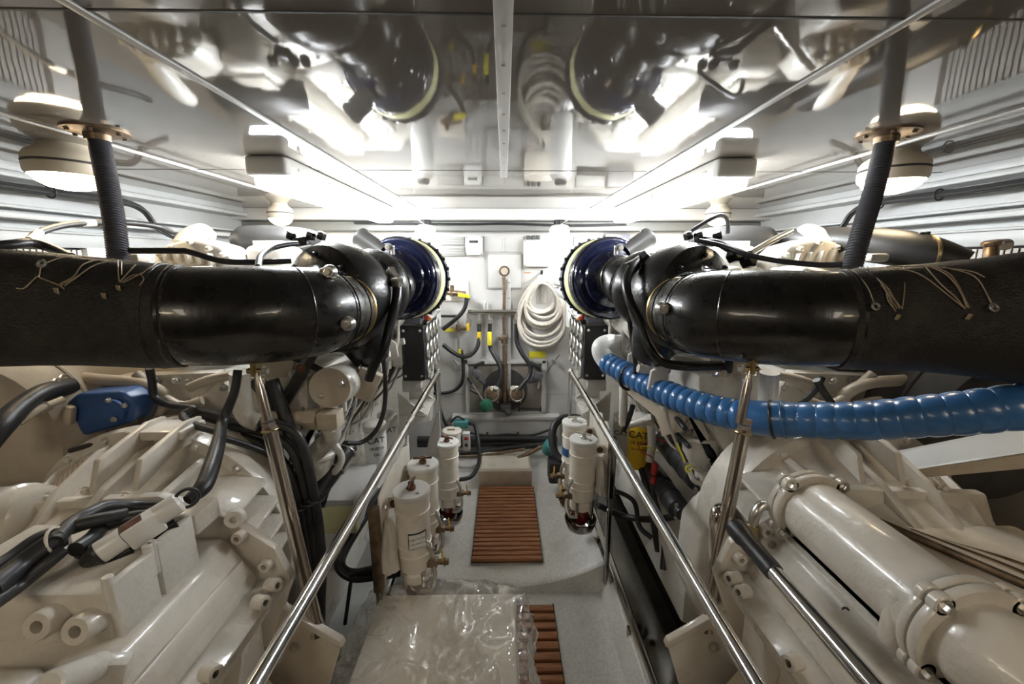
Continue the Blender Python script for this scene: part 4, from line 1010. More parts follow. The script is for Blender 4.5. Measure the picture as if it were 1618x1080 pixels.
# mounting boards with brackets
def board(s, pts, word, lugs):
    t = thing('mounting_board', word, 'mounting board', V((pts[0],pts[1],ZP)))
    x, y0, y1, z0, z1 = pts
    m = MB()
    n = 7; loops = []
    for i in range(n+1):                      # wavy pressed sheet
        y = y0+(y1-y0)*i/n; dx = .006*math.sin(i*2.4)
        zt = z1 + (.02 if i % 2 else 0)
        loops.append([V((x+dx,y,z0)),V((x+dx+s*.006,y,z0)),V((x+dx+s*.006,y,zt)),V((x+dx,y,zt))])
    m.loft(loops).build('sheet', 'cream', t)
    MB().box2((x-s*.0,y0-.035,z0-.02),(x+s*.035,y0-.0,z1-.03), .003).build('angle_post', 'bronze' if s<0 else 'darksteel', t)
    MB().box2((x-s*.0+s*.008,y1-.05,z0-.55 if False else ZP),(x+s*.03,y1,z1-.03), .003).build('angle_post', 'darksteel', t)
    MB().box2((x+s*.008,y0-.03,ZP),(x+s*.03,y0,z0), .003).build('angle_post', 'darksteel', t)
    for (cx, cy, cz) in lugs:
        MB().box(V(((x+cx)/2,cy+.02,cz)), (abs(x-cx)+.0,.012,.05), None, .004).build('lug', 'cream', t)
        MB().bolt(V((x-s*.025,cy+.012,cz)), (0,-1,0), .011).build('bolt', 'rust', t)
    for k in range(3):
        MB().bolt((x-s*.008,y0+.03,z0+.06+k*.12), (-s,0,0), .007).build('screw', 'alu', t)
xb = R1[0].x-.10
board(-1, (xb, 1.36, 1.86, CAMZ-1.22, CAMZ-.86), 'cream pressed sheet board carrying the left fuel filters', [(R1[0].x-.05,R1[0].y,R1[0].z-.07),(R2[0].x-.05,R2[0].y,R2[0].z-.07),(R1[0].x-.05,R1[0].y,R1[0].z-.28)])
xb2 = R4[0].x+.115
board(1, (xb2, 1.88, 2.30, CAMZ-1.17, CAMZ-.83), 'cream pressed sheet board carrying the right fuel filters', [(R4[0].x+.05,R4[0].y,R4[0].z-.07),(R5[0].x+.05,R5[0].y,R5[0].z-.07)])
t = thing('filter_stay', 'white flat slotted stay standing behind the far left fuel filter', 'stay', P(680,760,2.2))
MB().prism([P(672,730,2.2),P(676,700,2.2),P(690,652,2.2),P(694,650,2.2),P(696,690,2.2),P(690,700,2.2),P(688,735,2.2)], (0,.014,0), .003).build('plate', 'wall', t)
# rolled rags jammed beside the filters
def rag(c, s, word, sc_=1.0):
    c = V(c); m = MB()
    loops = []
    n = 26
    for j in range(9):
        v = j/8; z = -.17*sc_*v
        L = []
        for i in range(n):
            a = 2*PI*i/n
            rr = (.016+.030*v**.8)*sc_*(1+.22*math.sin(3*a+v*2)+.12*math.sin(7*a-3*v))
            L.append(c+V((math.cos(a)*rr*.75+s*.012*v, math.sin(a)*rr, z+.012*math.sin(2*a)*v)))
        loops.append(L)
    m.loft(loops)
    o = m.build('cotton_rag', 'cloth', None, 60); tag(o, word, 'rag')
    return o
rag((R1[0].x-.083, R1[0].y-.055, R1[0].z-.10), -1, 'crumpled white rag rolled up beside the nearest left fuel filter', 1.15)
rag((R4[0].x+.085, R4[0].y-.04, R4[0].z-.09), 1, 'crumpled white rag rolled up beside the near right fuel filter', 1.1)
# hoses feeding the filters on the left, looping black pair
hose(PP([(640,890,1.46),(600,897,1.50),(560,905,1.52),(540,895,1.55),(545,870,1.65),(575,820,1.8),(615,760,2.0),(640,735,2.15)]), .019, 'rubber', 'upper of two black hoses looping behind the left filter board', 'hose')
hose(PP([(640,903,1.46),(600,910,1.49),(555,913,1.50),(533,890,1.52),(552,850,1.68),(600,778,1.9),(630,740,2.05)]), .015, 'rubber', 'thinner black hose looping outermost behind the left filter board', 'hose')
hose(PP([(556,905,1.5),(550,950,1.5),(545,985,1.5)]), .008, 'rubber', 'thin black drain hose hanging below the left looping hoses', 'hose')
hose(PP([(905,735,2.4),(880,720,2.45),(873,695,2.5),(876,672,2.55),(892,660,2.6),(915,660,2.7)]), .026, 'rubber', 'thick dark hose arching up beside the far right fuel filter', 'hose')
hose(PP([(945,798,2.0),(985,815,2.0),(1030,820,1.9),(1070,815,1.85)]), .017, 'rubber', 'black hose leading from the near right filter towards the engine', 'hose')
hose(PP([(960,770,2.15),(1000,790,2.0),(1010,830,1.9),(1030,850,1.85)]), .013, 'rubber', 'black hose drooping over the right drip tray', 'hose')
hose(PP([(1010,730,2.0),(1022,770,1.9),(1032,820,1.85),(1040,870,1.8)]), .017, 'rubber', 'black hose hanging in front of the right starter motor', 'hose')
# small transfer pump with switch box in front of the far bulkhead
p = P(714,683,2.85)
t = thing('transfer_pump', 'small cream pump motor with teal head beyond the left fuel filters', 'pump', p+V((0,0,-.12)))
MB().lathe([(0,-.10),(.065,-.10),(.065,.0),(.073,.003),(.073,.018),(.068,.022),(0,.022)], p, (0,0,1), 36).build('motor', 'cream', t)
MB().box(p+V((-.005,0,.024)), (.055,.02,.004), None, .001).build('gauge_window', 'brass', t)
MB().box(p+V((.06,.09,.03)), (.11,.07,.06), None, .01).build('pump_head', 'teal', t)
MB().tube([p+V((-.02,.1,.04)),p+V((.03,.1,.085)),p+V((.09,.09,.065))], .008, 10).build('handle', 'rubber', t)
p2 = P(737,690,2.72)
t = thing('switch_box', 'narrow cream switch box with a red button by the small pump', 'switch box', p2+V((0,0,-.1)))
MB().box(p2+V((0,0,-.03)), (.052,.05,.13), None, .005).build('case', 'wall', t)
MB().box(p2+V((0,-.027,.0)), (.026,.004,.022), None, .001).build('button', 'red', t)
MB().cyl(p2+V((.0,-.03,-.05)), p2+V((.0,-.015,-.05)), .012, n=14).build('rotary_knob', 'plasticblack', t)
hose(PP([(737,668,2.95),(750,672,2.9),(756,700,2.8),(757,730,2.7),(745,752,2.6),(722,758,2.5)]), .015, 'rubber', 'grey black hose curling down left of the cream step box', 'hose')
# black bilge pump housing on the right of the step box
p = P(882,735,2.75)
t = thing('bilge_pump', 'black motor with teal pump head right of the cream step box', 'pump', p+V((0,0,-.12)))
MB().box(p+V((.0,0,-.03)), (.15,.14,.17), None, .02).build('housing', 'plasticblack', t)
MB().lathe([(0,-.03),(.05,-.03),(.055,.0),(.05,.05),(0,.055)], P(868,708,2.8), (.3,-.4,1), 20).build('pump_head', 'teal', t)
MB().box(P(889,757,2.5), (.008,.01,.09), (0,.1,0), .002).build('lever', 'yellow', t)
# ---------- things on the far bulkhead (all in front of the wall plane)
W = YW
def wp(px, py, dy=0.0): return P(px, py, W-dy)
def wbox(mb, x0, y0, x1, y1, d0, d1, bev=.002):
    a, b = wp(x0,y0), wp(x1,y1)
    return mb.box2((a.x,W-d0,a.z),(b.x,W-d1,b.z), bev)
def wbolts(lst, d, r, mtl, t):
    for a in lst: MB().bolt(wp(*a)+V((0,-d,0)), (0,-1,0), r, r*.6, False).build('screw', mtl, t)
for i, (y0, y1) in enumerate(((374,387),(389,404))):
    t = thing('slatted_unit', '%s of two grey slatted panels left of the small control unit' % ('upper','lower')[i], 'panel', wp(715,y1))
    wbox(MB(), 695, y0, 735, y1, 0, .02).build('frame', 'grey', t)
    m = MB()
    for k in range(3): wbox(m, 697, y0+1.5+k*4, 733, y0+4+k*4, .02, .028, .001)
    m.build('slats', 'grey', t)
t = thing('slatted_unit', 'grey slatted panel on the far bulkhead right of the right white bottle', 'panel', wp(935,400))
wbox(MB(), 907, 373, 950, 387, 0, .02).build('frame', 'grey', t)
wbox(MB(), 908, 389, 950, 402, 0, .012).build('dark_recess', 'dark', t)
for k in range(6): wbox(MB(), 910+k*6.5, 391, 914+k*6.5, 400, .012, .03).build('connector', 'plasticblack', t)
t = thing('control_unit', 'small white control unit with dark display on the far bulkhead', 'control unit', wp(749,403))
wbox(MB(), 736, 373, 763, 403, 0, .05, .006).build('case', 'clean', t)
wbox(MB(), 742, 380, 756, 384, .05, .052, .0005).build('display', 'gaugeface', t)
wbox(MB(), 752, 391, 760, 398, .05, .051, .0003).build('sticker', 'paper', t)
text('-----', 'digits', wp(749,382)+V((0,-.0535,0)), (1,0,0), (0,0,1), .018, 'alu', t)
text('Tx4', 'lettering', wp(756,395)+V((0,-.0525,0)), (1,0,0), (0,0,1), .018, 'greyprint', t)
wbolts([(738,375),(761,375),(738,401),(761,401)], .05, .005, 'dark', t)
t = thing('junction_box', 'square beige junction box on the far bulkhead beside the right white bottle', 'junction box', wp(847,420))
wbox(MB(), 827, 379, 868, 421, 0, .06, .006).build('case', 'cream', t)
wbolts([(829,381),(829,419)], .06, .005, 'dark', t)
for k in range(3): MB().cyl(wp(834+8*k,379)+V((0,-.03,0)), wp(834+8*k,372)+V((0,-.03,0)), .014, n=12).build('cable_gland', 'plasticblack', t)
t = thing('inspection_hatch', 'square white hatch cover behind the round pipe flange', 'hatch', wp(797,456))
wbox(MB(), 769, 400, 825, 456, 0, .014, .004).build('frame', 'grey', t)
wbox(MB(), 771, 402, 823, 454, .014, .020, .004).build('cover', 'wall', t)
text('EMERGENCY', 'lettering', wp(797,404.5)+V((0,-.0208,0)), (1,0,0), (0,0,1), .014, 'greyprint', t) if False else None
t = thing('conduit_box', 'small white raised plate above the square hatch', 'plate', wp(797,397))
wbox(MB(), 765, 373, 827, 398, 0, .008, .002).build('plate', 'wall', t)
MB().cyl(wp(796,376)+V((0,-.012,0)), wp(796,397)+V((0,-.012,0)), .008, n=10).build('conduit', 'wall', t)
# central riser pipe
t = thing('riser_pipe', 'tall brown bronze pipe with round flange at centre of the far bulkhead', 'pipe', wp(797,645))
c = wp(797,428)
m = MB().lathe([(0,0),(.058,0),(.058,.012),(.045,.02),(.043,.032),(0,.036)], c, (0,-1,0), 36)
m.build('wall_flange', 'bronze', t)
MB().lathe([(0,.036),(.030,.036),(.030,.046),(0,.048)], c, (0,-1,0), 24).build('flange_cap', 'beige', t)
for k in range(6):
    MB().bolt(c+V((math.cos(k*PI/3)*.049,-.014,math.sin(k*PI/3)*.049)), (0,-1,0), .005, .004, False).build('bolt', 'brass', t)
MB().tube([wp(796,437,.05), wp(797,470,.06), wp(796,500,.06), wp(797,532,.06)], .014, 14, 4).build('pipe', 'bronze', t)
MB().tube([wp(797,545,.06), wp(798,600,.07), wp(798,645,.09)], .020, 16, 3).build('pipe', 'bronze', t)
m = MB().lathe([(0,-.04),(.02,-.04),(.028,-.03),(.028,.03),(.02,.04),(0,.04)], wp(797,536,.06), (0,0,1), 16)
m.cyl(wp(797,536,.06), wp(789,534,.09), .015, n=12)
m.build('valve', 'bronze', t)
m = MB().box(wp(799,643,.12), (.10,.08,.07), None, .015).cyl(wp(800,645,.13), wp(806,655,.16), .03, n=16, ch=.006)
m.build('bottom_fitting', 'dark', t)
t = thing('backing_strip', 'white perforated upright strip right of the brown riser pipe', 'strip', wp(805,625))
wbox(MB(), 801.5, 440, 807, 626, 0, .03, .003).build('strip', 'wall', t)
wbolts([(804,446),(804,470),(804,533),(804,590)], .03, .005, 'dark', t)
# manifold
t = thing('manifold_pipe', 'horizontal stainless manifold pipe across the far bulkhead', 'pipe', wp(777,498))
MB().cyl(wp(739,493,.06), wp(816,493,.06), .026, n=24, ch=.005).build('pipe', 'steel', t)
for x in (765, 770): MB().cyl(wp(x,478,.05), wp(x,493,.06), .008, n=10).build('air_bleed', 'wall', t)
wbox(MB(), 760, 475, 768, 487, 0, .04).build('bracket', 'wall', t)
for x in (741, 757, 774, 816): MB().lathe([(0,0),(.020,0),(.020,.05),(.026,.055),(.026,.09),(0,.09)], wp(x,494,.06), (0,0,-1), 8).build('outlet', 'alu', t)
def whose(label, pts, r, d=.06, n=12):
    return hose([wp(a[0],a[1], a[2] if len(a) > 2 else d) for a in pts], r, 'rubber', label, 'hose')
whose('black hose curving left from the second manifold outlet', [(757,508),(757,530,.08),(754,548,.1),(744,560,.11),(730,563,.11),(715,556,.11),(700,544,.11)], .018)
whose('black hose from the third manifold outlet into the floor recess', [(774,508),(774,545),(780,560,.08),(790,578,.1),(791,595,.12),(786,608,.14)], .018)
whose('black hose right of the white strip bending into the floor recess', [(816,508),(817,540,.07),(826,560,.09),(837,576,.1),(837,592,.12),(828,605,.14),(820,615,.15)], .020)
whose('black hose dropping left from the upper wall valve', [(738,470,.12),(734,487,.12),(722,502,.12),(700,520,.1)], .018)
whose('black hose looping down to the left below the wall fittings', [(729,553),(732,575),(731,600),(722,614),(706,620),(685,621)], .015)
whose('black hose hanging steeply behind the left handrail post', [(684,575,.2),(690,620,.2),(698,655,.2),(706,672,.2)], .016)
whose('short black hose stub on the left of the far bulkhead', [(697,499),(715,499),(722,499)], .012)
for (x, y0, y1, mt, w_, word) in ((741,505,520,'yellow',2.5,'orange lever under the first manifold outlet'),(758,518,535,'yellow',3,'orange lever on the second manifold hose'),(774,518,542,'yellow2',3.4,'long yellow lever on the third manifold hose')):
    t = thing('ball_valve', word, 'valve', wp(x,y1,.1))
    wbox(MB(), x-w_, y0+3, x+w_, y1, .085, .10, .004).build('lever', mt, t)
    MB().cyl(wp(x,y0-8,.06), wp(x,y0+12,.06), .016, n=8).build('body', 'brass', t)
t = thing('wall_valve', 'brass wall valve with yellow lever on a beige plate, upper left', 'valve', wp(725,475))
wbox(MB(), 700, 443, 741, 475, 0, .012, .003).build('plate', 'cream', t)
m = MB().cyl(wp(706,462,.06), wp(736,464,.08), .022, n=14, ch=.004).cyl(wp(714,450,.07), wp(714,468,.07), .018, n=12).cyl(wp(722,464,.06), wp(722,464,.0), .018, n=12)
m.build('body', 'bronze', t)
MB().box(wp(733,467,.12), (.10,.02,.03), (0,.15,0), .005).build('lever', 'yellow2', t)
MB().cyl(wp(738,466,.10), wp(738,474,.11), .024, n=12).build('hose_tail', 'rubber', t)
t = thing('wall_fitting', 'small pipe tee with yellow tags left of the manifold levers', 'valve', wp(725,562))
MB().tube([wp(724,505,.05), wp(724,530,.05), wp(725,558,.05)], .010, 12, 3).build('pipe', 'alu', t)
MB().cyl(wp(720,518,.05), wp(742,519,.05), .012, n=12).build('branch', 'bronze', t)
MB().lathe([(0,-.03),(.02,-.03),(.02,.03),(0,.03)], wp(724,518,.05), (0,0,1), 8).build('tee', 'bronze', t)
wbox(MB(), 704, 518, 719, 523, .02, .025, .001).build('yellow_tag', 'yellow2', t)
wbox(MB(), 725, 549, 730, 557, .06, .08, .003).build('yellow_cap', 'yellow2', t)
t = thing('wall_fitting', 'little white tap below the black loop on the left of the bulkhead', 'valve', wp(722,582))
wbox(MB(), 717, 572, 728, 582, 0, .03, .003).build('base', 'wall', t)
MB().cyl(wp(717,568,.05), wp(725,577,.05), .010, n=10).build('spout', 'alu', t)
t = thing('yellow_sign', 'small yellow notice plate right of the centre on the far bulkhead', 'sign', wp(849,565))
wbox(MB(), 836, 555, 862, 565, 0, .003, .0005).build('plate', 'yellow2', t)
for k, (s_, z) in enumerate((('CAUTION', 557.6),('SEA VALVE', 560.4),('KEEP CLOSED', 563))): 
    text('————————', 'print_line', wp(849,z)+V((0,-.0034,0)), (1,0,0), (0,0,1), .013, 'ink', t)
t = thing('red_marking', 'thin orange red strip above the coiled hose', 'strip', wp(834,431))
wbox(MB(), 829, 430, 839, 431.3, 0, .004, .0005).build('strip', 'orange', t)
t = thing('lever_rod', 'thin slanting lever with small clamp right of the yellow notice', 'lever', wp(872,580))
MB().tube([wp(884,560,.08), wp(875,572,.06), wp(862,592,.03)], .004, 8, 2).build('rod', 'dark', t)
MB().box(wp(875,571,.06), (.045,.03,.035), (0,.8,0), .006).build('clamp', 'alu', t)
# recess with strainers
t = thing('sea_chest_recess', 'framed recess low on the far bulkhead behind the strainers', 'recess', wp(798,652))
for a in ((735,568,741,654),(856,568,862,654),(735,568,862,573),(735,650,862,655)):
    wbox(MB(), *a, 0, .035, .003).build('frame', 'wall', t)
wbox(MB(), 741, 573, 856, 650, 0, .004, .001).build('back_panel', 'hull', t)
c = wp(798,612); MB().lathe([(0,0),(.20,0),(.20,.006),(0,.006)], c+V((0,-.004,-.02)), (0,-1,0), 40).build('dark_opening', 'dark', t)
for px, word in ((779,'left of two round glass strainers in the recess'),(815,'right of two round glass strainers in the recess')):
    c = wp(px,622,.12); sg = -1 if px < 797 else 1
    t = thing('sea_strainer', word, 'strainer', c+V((0,0,-.08)))
    MB().lathe([(0,-.05),(.05,-.05),(.072,-.03),(.075,0),(.07,.03),(.05,.045),(0,.05)], c, V((sg*.3,-1,.3)), 32).build('bowl', 'bronze', t)
    MB().ring(c+V((sg*.01,-.03,.01)), V((sg*.3,-1,.3)), .060, .008, 32, 8).build('rim', 'alu', t)
    MB().lathe([(0,.04),(.02,.04),(.024,.09),(0,.09)], c, V((sg*-.3,-.5,.8)), 14).build('hose_tail', 'alu', t)
    for k in range(4):
        a = k*PI/2+.6; u = V((math.cos(a),0,math.sin(a)))
        MB().cyl(c+u*.072+V((0,.02,0)), c+u*.072+V((0,-.05,0)), .006, n=8).build('tie_bolt', 'alu', t)
for (lst, word) in ((((757,575),(750,582),(755,596),(764,600)),'black handled seacock at the upper left of the recess'),(((846,577),(853,586),(848,600),(838,598)),'black handled seacock at the upper right of the recess')):
    pts = [wp(a[0],a[1],.10) for a in lst]
    t = thing('seacock', word, 'valve', pts[2])
    m = MB().box(pts[0], (.10,.03,.03), (0,-.35 if lst[0][0] < 797 else .5,0), .008); m.cyl(pts[0], pts[1], .010, n=10)
    m.build('handle', 'plasticblack', t)
    m = MB().box((pts[1]+pts[2])/2, (.075,.06,.06), (0,.3,0), .012); m.cyl(pts[2], pts[3]+V((0,.05,-.04)), .022, n=12)
    m.build('body', 'conduit', t)
t = thing('spanner', 'steel tool with dark grip hanging open in the right of the recess', 'tool', wp(851,612,.05))
MB().tube([wp(845,590,.07),wp(851,603,.07),wp(850,613,.07)], .008, 8).build('jaw', 'cream', t)
MB().tube([wp(834,604,.07),wp(843,596,.07),wp(847,588,.07)], .008, 8).build('grip', 'dark', t)
t = thing('scrub_brush', 'green bristled brush on a metal rod with black grip', 'brush', wp(770,650,.2))
MB().cyl(wp(739,597,.18), wp(746,606,.18), .013, n=12, ch=.004).build('grip', 'rubber', t)
MB().cyl(wp(746,606,.18), wp(764,633,.18), .007, n=10).build('rod', 'alu', t)
MB().lathe([(0,0),(.02,0),(.05,.02),(.058,.055),(.05,.095),(.02,.105),(0,.105)], wp(764,631,.18), (.35,.0,-.9), 20).build('bristle_head', 'green', t)
t = thing('black_rod', 'short black bar lying on the recess sill', 'bar', wp(835,645,.08))
m = MB().cyl(wp(819,645,.08), wp(854,646,.08), .010, n=12); m.box(wp(820,645,.08), (.012,.03,.05)); m.box(wp(854,646,.08), (.012,.03,.04))
m.build('bar', 'plasticblack', t)
hose([wp(743,615,.1),wp(752,620,.1),wp(760,624,.1)], .012, 'plasticblack', 'dark curved tool handle above the green brush', 'tool', 'tool_handle')
# sill box below recess
t = thing('sill_box', 'white boxed ledge at the foot of the far bulkhead', 'ledge', wp(799,690))
wbox(MB(), 716, 652, 882, 692, 0, .10, .006).build('body', 'wall', t)
wbox(MB(), 716, 652, 882, 656, .10, .112, .002).build('lip', 'wall', t)
wbolts([(720,654.5),(760,654.5),(798,654.5),(838,654.5),(877,654.5),(858,676)], .112, .004, 'dark', t)
# pipes on the floor in front of the bulkhead
def fl(px, py, Y, r, label, mt='rubber'):
    pass
hose([P(735,682,3.3),P(770,688,3.3),P(800,686,3.3),P(840,687,3.3),P(875,676,3.3)], .010, 'rubber', 'thin black cable clipped along the white ledge at floor level', 'cable', 'cable')
for a in ((770,686),(818,686)): 
    o = MB().box(P(a[0],a[1],3.29), (.02,.012,.05), None, .003).build('cable_clip', 'bronze'); tag(o, 'bronze cable clip on the white ledge, %s one' % ('left' if a[0] < 800 else 'right'), 'clip')
for i, (y, r, w_) in enumerate(((694,.030,'upper'),(701,.028,'lower'))):
    hose([P(660,y,3.25),P(730,y,3.25),P(800,y-1,3.25),P(880,y,3.25)], r, 'rubber', '%s fat black pipe across the foot of the far bulkhead' % w_, 'pipe', 'pipe')
hose([P(690,716,3.1),P(750,714,3.1),P(800,708,3.15),P(860,702,3.15)], .022, 'rubber', 'black hose slanting over the floor behind the step box', 'hose')
hose([P(700,722,3.05),P(760,719,3.05),P(830,709,3.05)], .011, 'bronze', 'thin reddish brown pipe on the floor behind the step box', 'pipe', 'pipe')
hose([P(818,724,3.0),P(835,716,3.05),P(860,703,3.15)], .018, 'bronze', 'short brown hose ending at the right of the step box', 'hose')
m = MB().lathe([(0,0),(.02,0),(.02,.05),(.03,.06),(.03,.1),(0,.1)], P(756,752,2.6), (0,0,-1), 12)
# far wall coiled hose on a hook
cx, cz = 856, 486
t = thing('coiled_hose', 'thick coil of clear braided hose hung on the far bulkhead', 'hose', wp(cx,542))
k_ = 13
rnd = random.Random(3)
for i in range(k_):
    ax_ = .110+.095*(i/k_)+rnd.uniform(-.01,.01); az_ = .135+.165*(i/k_)+rnd.uniform(-.012,.012)
    c = wp(cx+rnd.uniform(-3,3), 440); d0 = .04+.011*(i % 6)+rnd.uniform(0,.01)
    pts = []
    for j in range(28):
        a = 2*PI*j/28
        w_ = 1-.22*math.cos(a)**2 if False else 1
        pts.append(V((c.x+ax_*math.sin(a)*(1.0-.25*math.cos(a)), W-d0-.012*math.sin(a*2+i), c.z-az_+az_*math.cos(a)-.010*(i%4))))
    pts.append(pts[0]); 
    MB().tube(pts, .0135, 10, 2).build('turn', 'ropehose', t)
t2 = thing('hose_hook', 'dark hook holding the coiled hose', 'hook', wp(856,433))
MB().tube([wp(856,430,0), wp(856,432,.14), wp(856,427,.16)], .010, 10).build('hook', 'plasticblack', t2)
wbox(MB(), 849, 436, 863, 478, 0, .010, .002).build('plate', 'cream', t2)
MB().cyl(wp(856,443,.02), wp(856,476,.02), .02, n=12, ch=.004).build('nozzle', 'alu', t2)
# odd boxes high on the bulkhead behind the filters
t = thing('relay_box', 'grey relay box high on the bulkhead right of the white bottle', 'junction box', wp(965,385))
wbox(MB(), 953, 371, 990, 400, 0, .08, .005).build('case', 'conduit', t)
# ---------- blue corrugated hose with white elbow, right side
t = thing('blue_corrugated_hose', 'blue corrugated hose sweeping from a white elbow below the right exhaust pipe', 'hose', P(1200,660,1.2))
r0 = P(950,572,1.92); 
b1 = [(958,572,1.93),(985,586,1.82),(1020,606,1.66),(1060,624,1.52),(1100,639,1.40),(1140,650,1.31),(1178,657,1.24)]
pts = PP(b1); dense = catmull(pts, 60); 
L_ = [0]
for a, b in zip(dense, dense[1:]): L_.append(L_[-1]+(b-a).length)
def corr(dense, R0, R1, pitch, amp):
    L = [0]
    for a, b in zip(dense, dense[1:]): L.append(L[-1]+(b-a).length)
    T = L[-1]; n = len(dense)
    def fn(u):
        q = L[min(n-1, int(round(u*(n-1))))]
        return (R0+(R1-R0)*q/T) - amp + amp*abs(math.sin(PI*q/pitch))**.5*1.3
    return fn
MB().tube(dense, corr(dense, .050, .052, .040, .0075), 28, 1).build('corrugated_section', 'bluehose', t)
MB().tube(PP([(1172,656,1.245),(1190,659,1.22),(1215,661,1.185),(1240,662,1.16)]), .0555, 28, 6).build('smooth_cuff', 'bluehose', t)
d2 = catmull(PP([(1236,662,1.165),(1300,664,1.10),(1370,664,1.04),(1450,658,.98),(1540,650,.925),(1618,641,.885),(1720,628,.84),(1850,612,.80)]), 60)
MB().tube(d2, corr(d2, .052, .056, .044, .0035), 28, 1).build('corrugated_section', 'bluehose', t)
MB().ring(P(1238,662,1.163), P(1250,662,1.15)-P(1230,662,1.17), .056, .004, 36, 8).build('cuff_rim', 'bluehose', t)
MB().ring(P(1220,662,1.18), P(1225,662,1.175)-P(1214,662,1.186), .0575, .004, 36, 8).build('cable_tie', 'rubber', t)
MB().ring(P(997,596,1.765), P(1010,602,1.70)-P(985,588,1.82), .057, .0075, 36, 8).build('rubber_ring', 'rubber', t)
MB().tube(PP([(968,580,1.90),(956,566,1.94),(950,555,1.95),(952,546,1.96),(966,542,1.98),(976,544,2.0),(985,540,2.06)]), [.046,.048,.047,.046,.047,.046,.045], 24, 8).build('white_elbow', 'clean', t)
MB().ring(P(980,543,2.03), V((.5,.8,0)), .047, .006, 32, 8).build('elbow_clamp', 'alu', t)
# ---------- hydraulic tube bends crossing the right turbo
hose(PP([(1017,405,1.62),(1000,420,1.55),(990,445,1.50),(995,475,1.46),(1012,510,1.42),(1025,545,1.38),(1045,570,1.36),(1080,578,1.34),(1140,577,1.33)]), .0165, 'black', 'thick bent black tube curving down round the right turbocharger', 'pipe', 'oil_pipe', 10, 16)
m = MB()
d = V((.5,-.3,.6))
m.lathe([(0,0),(.026,0),(.026,.03),(.020,.036),(0,.036)], P(1014,412,1.60), d, 6).lathe([(0,0),(.022,0),(.022,.045),(0,.045)], P(1006,416,1.57), V((-.7,-.2,-.3)), 6)
tag(m.build('hex_union', 'black'), 'black hexagon union at the top of the bent black tube', 'fitting')
hose(PP([(985,440,1.7),(992,490,1.68),(998,530,1.68),(1004,575,1.68),(1002,590,1.68)]), .010, 'rubber', 'thin black hose hanging behind the bent tube into the blue hose', 'hose')
hose(PP([(1012,520,1.62),(1018,560,1.62),(1035,578,1.6),(1058,585,1.6)]), .013, 'alu', 'pale bent tube under the right turbocharger', 'pipe', 'pipe')
t = thing('tube_clamp', 'black clamp block holding the bent tube below the right exhaust elbow', 'clamp', P(1150,583,1.33))
MB().box(P(1148,578,1.33), (.035,.03,.05), None, .008).build('block', 'plasticblack', t)
MB().bolt(P(1143,590,1.31), (0,-1,0), .009).build('bolt', 'beige', t)
hose(PP([(1082,372,1.66),(1100,360,1.66),(1125,345,1.66),(1140,340,1.67),(1149,348,1.68),(1150,368,1.7)]), .0085, 'conduit', 'grey rubber tube arching up over the right turbocharger', 'hose')
hose(PP([(1104,380,1.55),(1140,388,1.5),(1180,402,1.42),(1230,412,1.36),(1290,418,1.3),(1330,418,1.25)]), .009, 'rubber', 'black cable running along the top of the right exhaust elbow', 'cable', 'cable')
hose(PP([(1096,385,1.6),(1130,383,1.58),(1150,392,1.55),(1180,404,1.5)]), .014, 'rubber', 'short black hose to the hexagon fittings above the right turbocharger', 'hose')
for a, w_ in ((( 1162,404,1.5),'left of two large black hexagon fittings above the right turbocharger'),((1184,412,1.48),'right of two large black hexagon fittings above the right turbocharger')):
    o = MB().lathe([(0,-.02),(.026,-.02),(.026,.012),(.018,.018),(0,.018)], P(*a), V((.3,-.9,.3)), 6).build('hex_fitting', 'black'); tag(o, w_, 'fitting')
hose(PP([(1185,400,1.5),(1220,380,1.55),(1250,365,1.6)]), .011, 'alu', 'bright straight pipe rising to the right intake casting', 'pipe', 'pipe')
# ---------- left: oil pipe from the turbo, cables and hoses
hose(PP([(628,448,1.58),(626,475,1.54),(617,510,1.50),(608,545,1.47),(592,575,1.46),(582,600,1.46)]), .0175, 'black', 'thick black oil pipe curving down in front of the left air filter', 'pipe', 'oil_pipe', 10, 16)
m = MB().lathe([(0,0),(.026,0),(.026,.026),(.019,.032),(0,.032)], P(627,452,1.575), V((0,-.1,1)), 6).lathe([(0,0),(.02,0),(.02,.05),(0,.05)], P(624,440,1.6), V((-.3,.4,.4)), 6)
tag(m.build('hex_union', 'steel'), 'bright hexagon union at the top of the left oil pipe', 'fitting')
hose(PP([(605,560,1.62),(609,610,1.62),(606,650,1.60),(594,680,1.58),(572,698,1.55),(548,700,1.5)]), .0095, 'rubber', 'black hose looping in a wide arc below the left oil pipe', 'hose')
hose(PP([(408,422,1.25),(412,405,1.35),(430,392,1.45),(455,386,1.52),(470,385,1.56)]), .010, 'rubber', 'black hose bending over the left exhaust elbow to the turbocharger', 'hose')
hose(PP([(205,396,1.3),(280,396,1.32),(300,398,1.32),(350,412,1.33),(400,414,1.36),(460,412,1.42)]), .0095, 'rubber', 'straight black cable behind the left exhaust pipe', 'cable', 'cable')
hose(PP([(45,382,1.35),(60,368,1.40),(100,356,1.5),(150,352,1.6),(205,352,1.7),(250,358,1.8),(270,366,1.9)]), .011, 'rubber', 'black hose with white markings arching beside the left conduit', 'hose')
_h = [o for o in C.objects if o.get('label') == 'black hose with white markings arching beside the left conduit'][0]
for a, b in (((47,380,1.355),(62,367,1.405)),((128,353,1.56),(150,352,1.6))): MB().cyl(P(*a), P(*b), .0125, n=14).build('white_marking', 'paper', _h)
hose(PP([(-30,392,1.1),(20,386,1.15),(50,384,1.2),(80,392,1.22),(112,406,1.18)]), .013, 'rubber', 'black cable bundle crossing the left grille above the exhaust pipe', 'cable', 'cable')
hose(PP([(455,560,1.45),(480,572,1.44),(515,588,1.44)]), .012, 'rubber', 'black strap bar below the left turbocharger outlet', 'bar', 'bar')
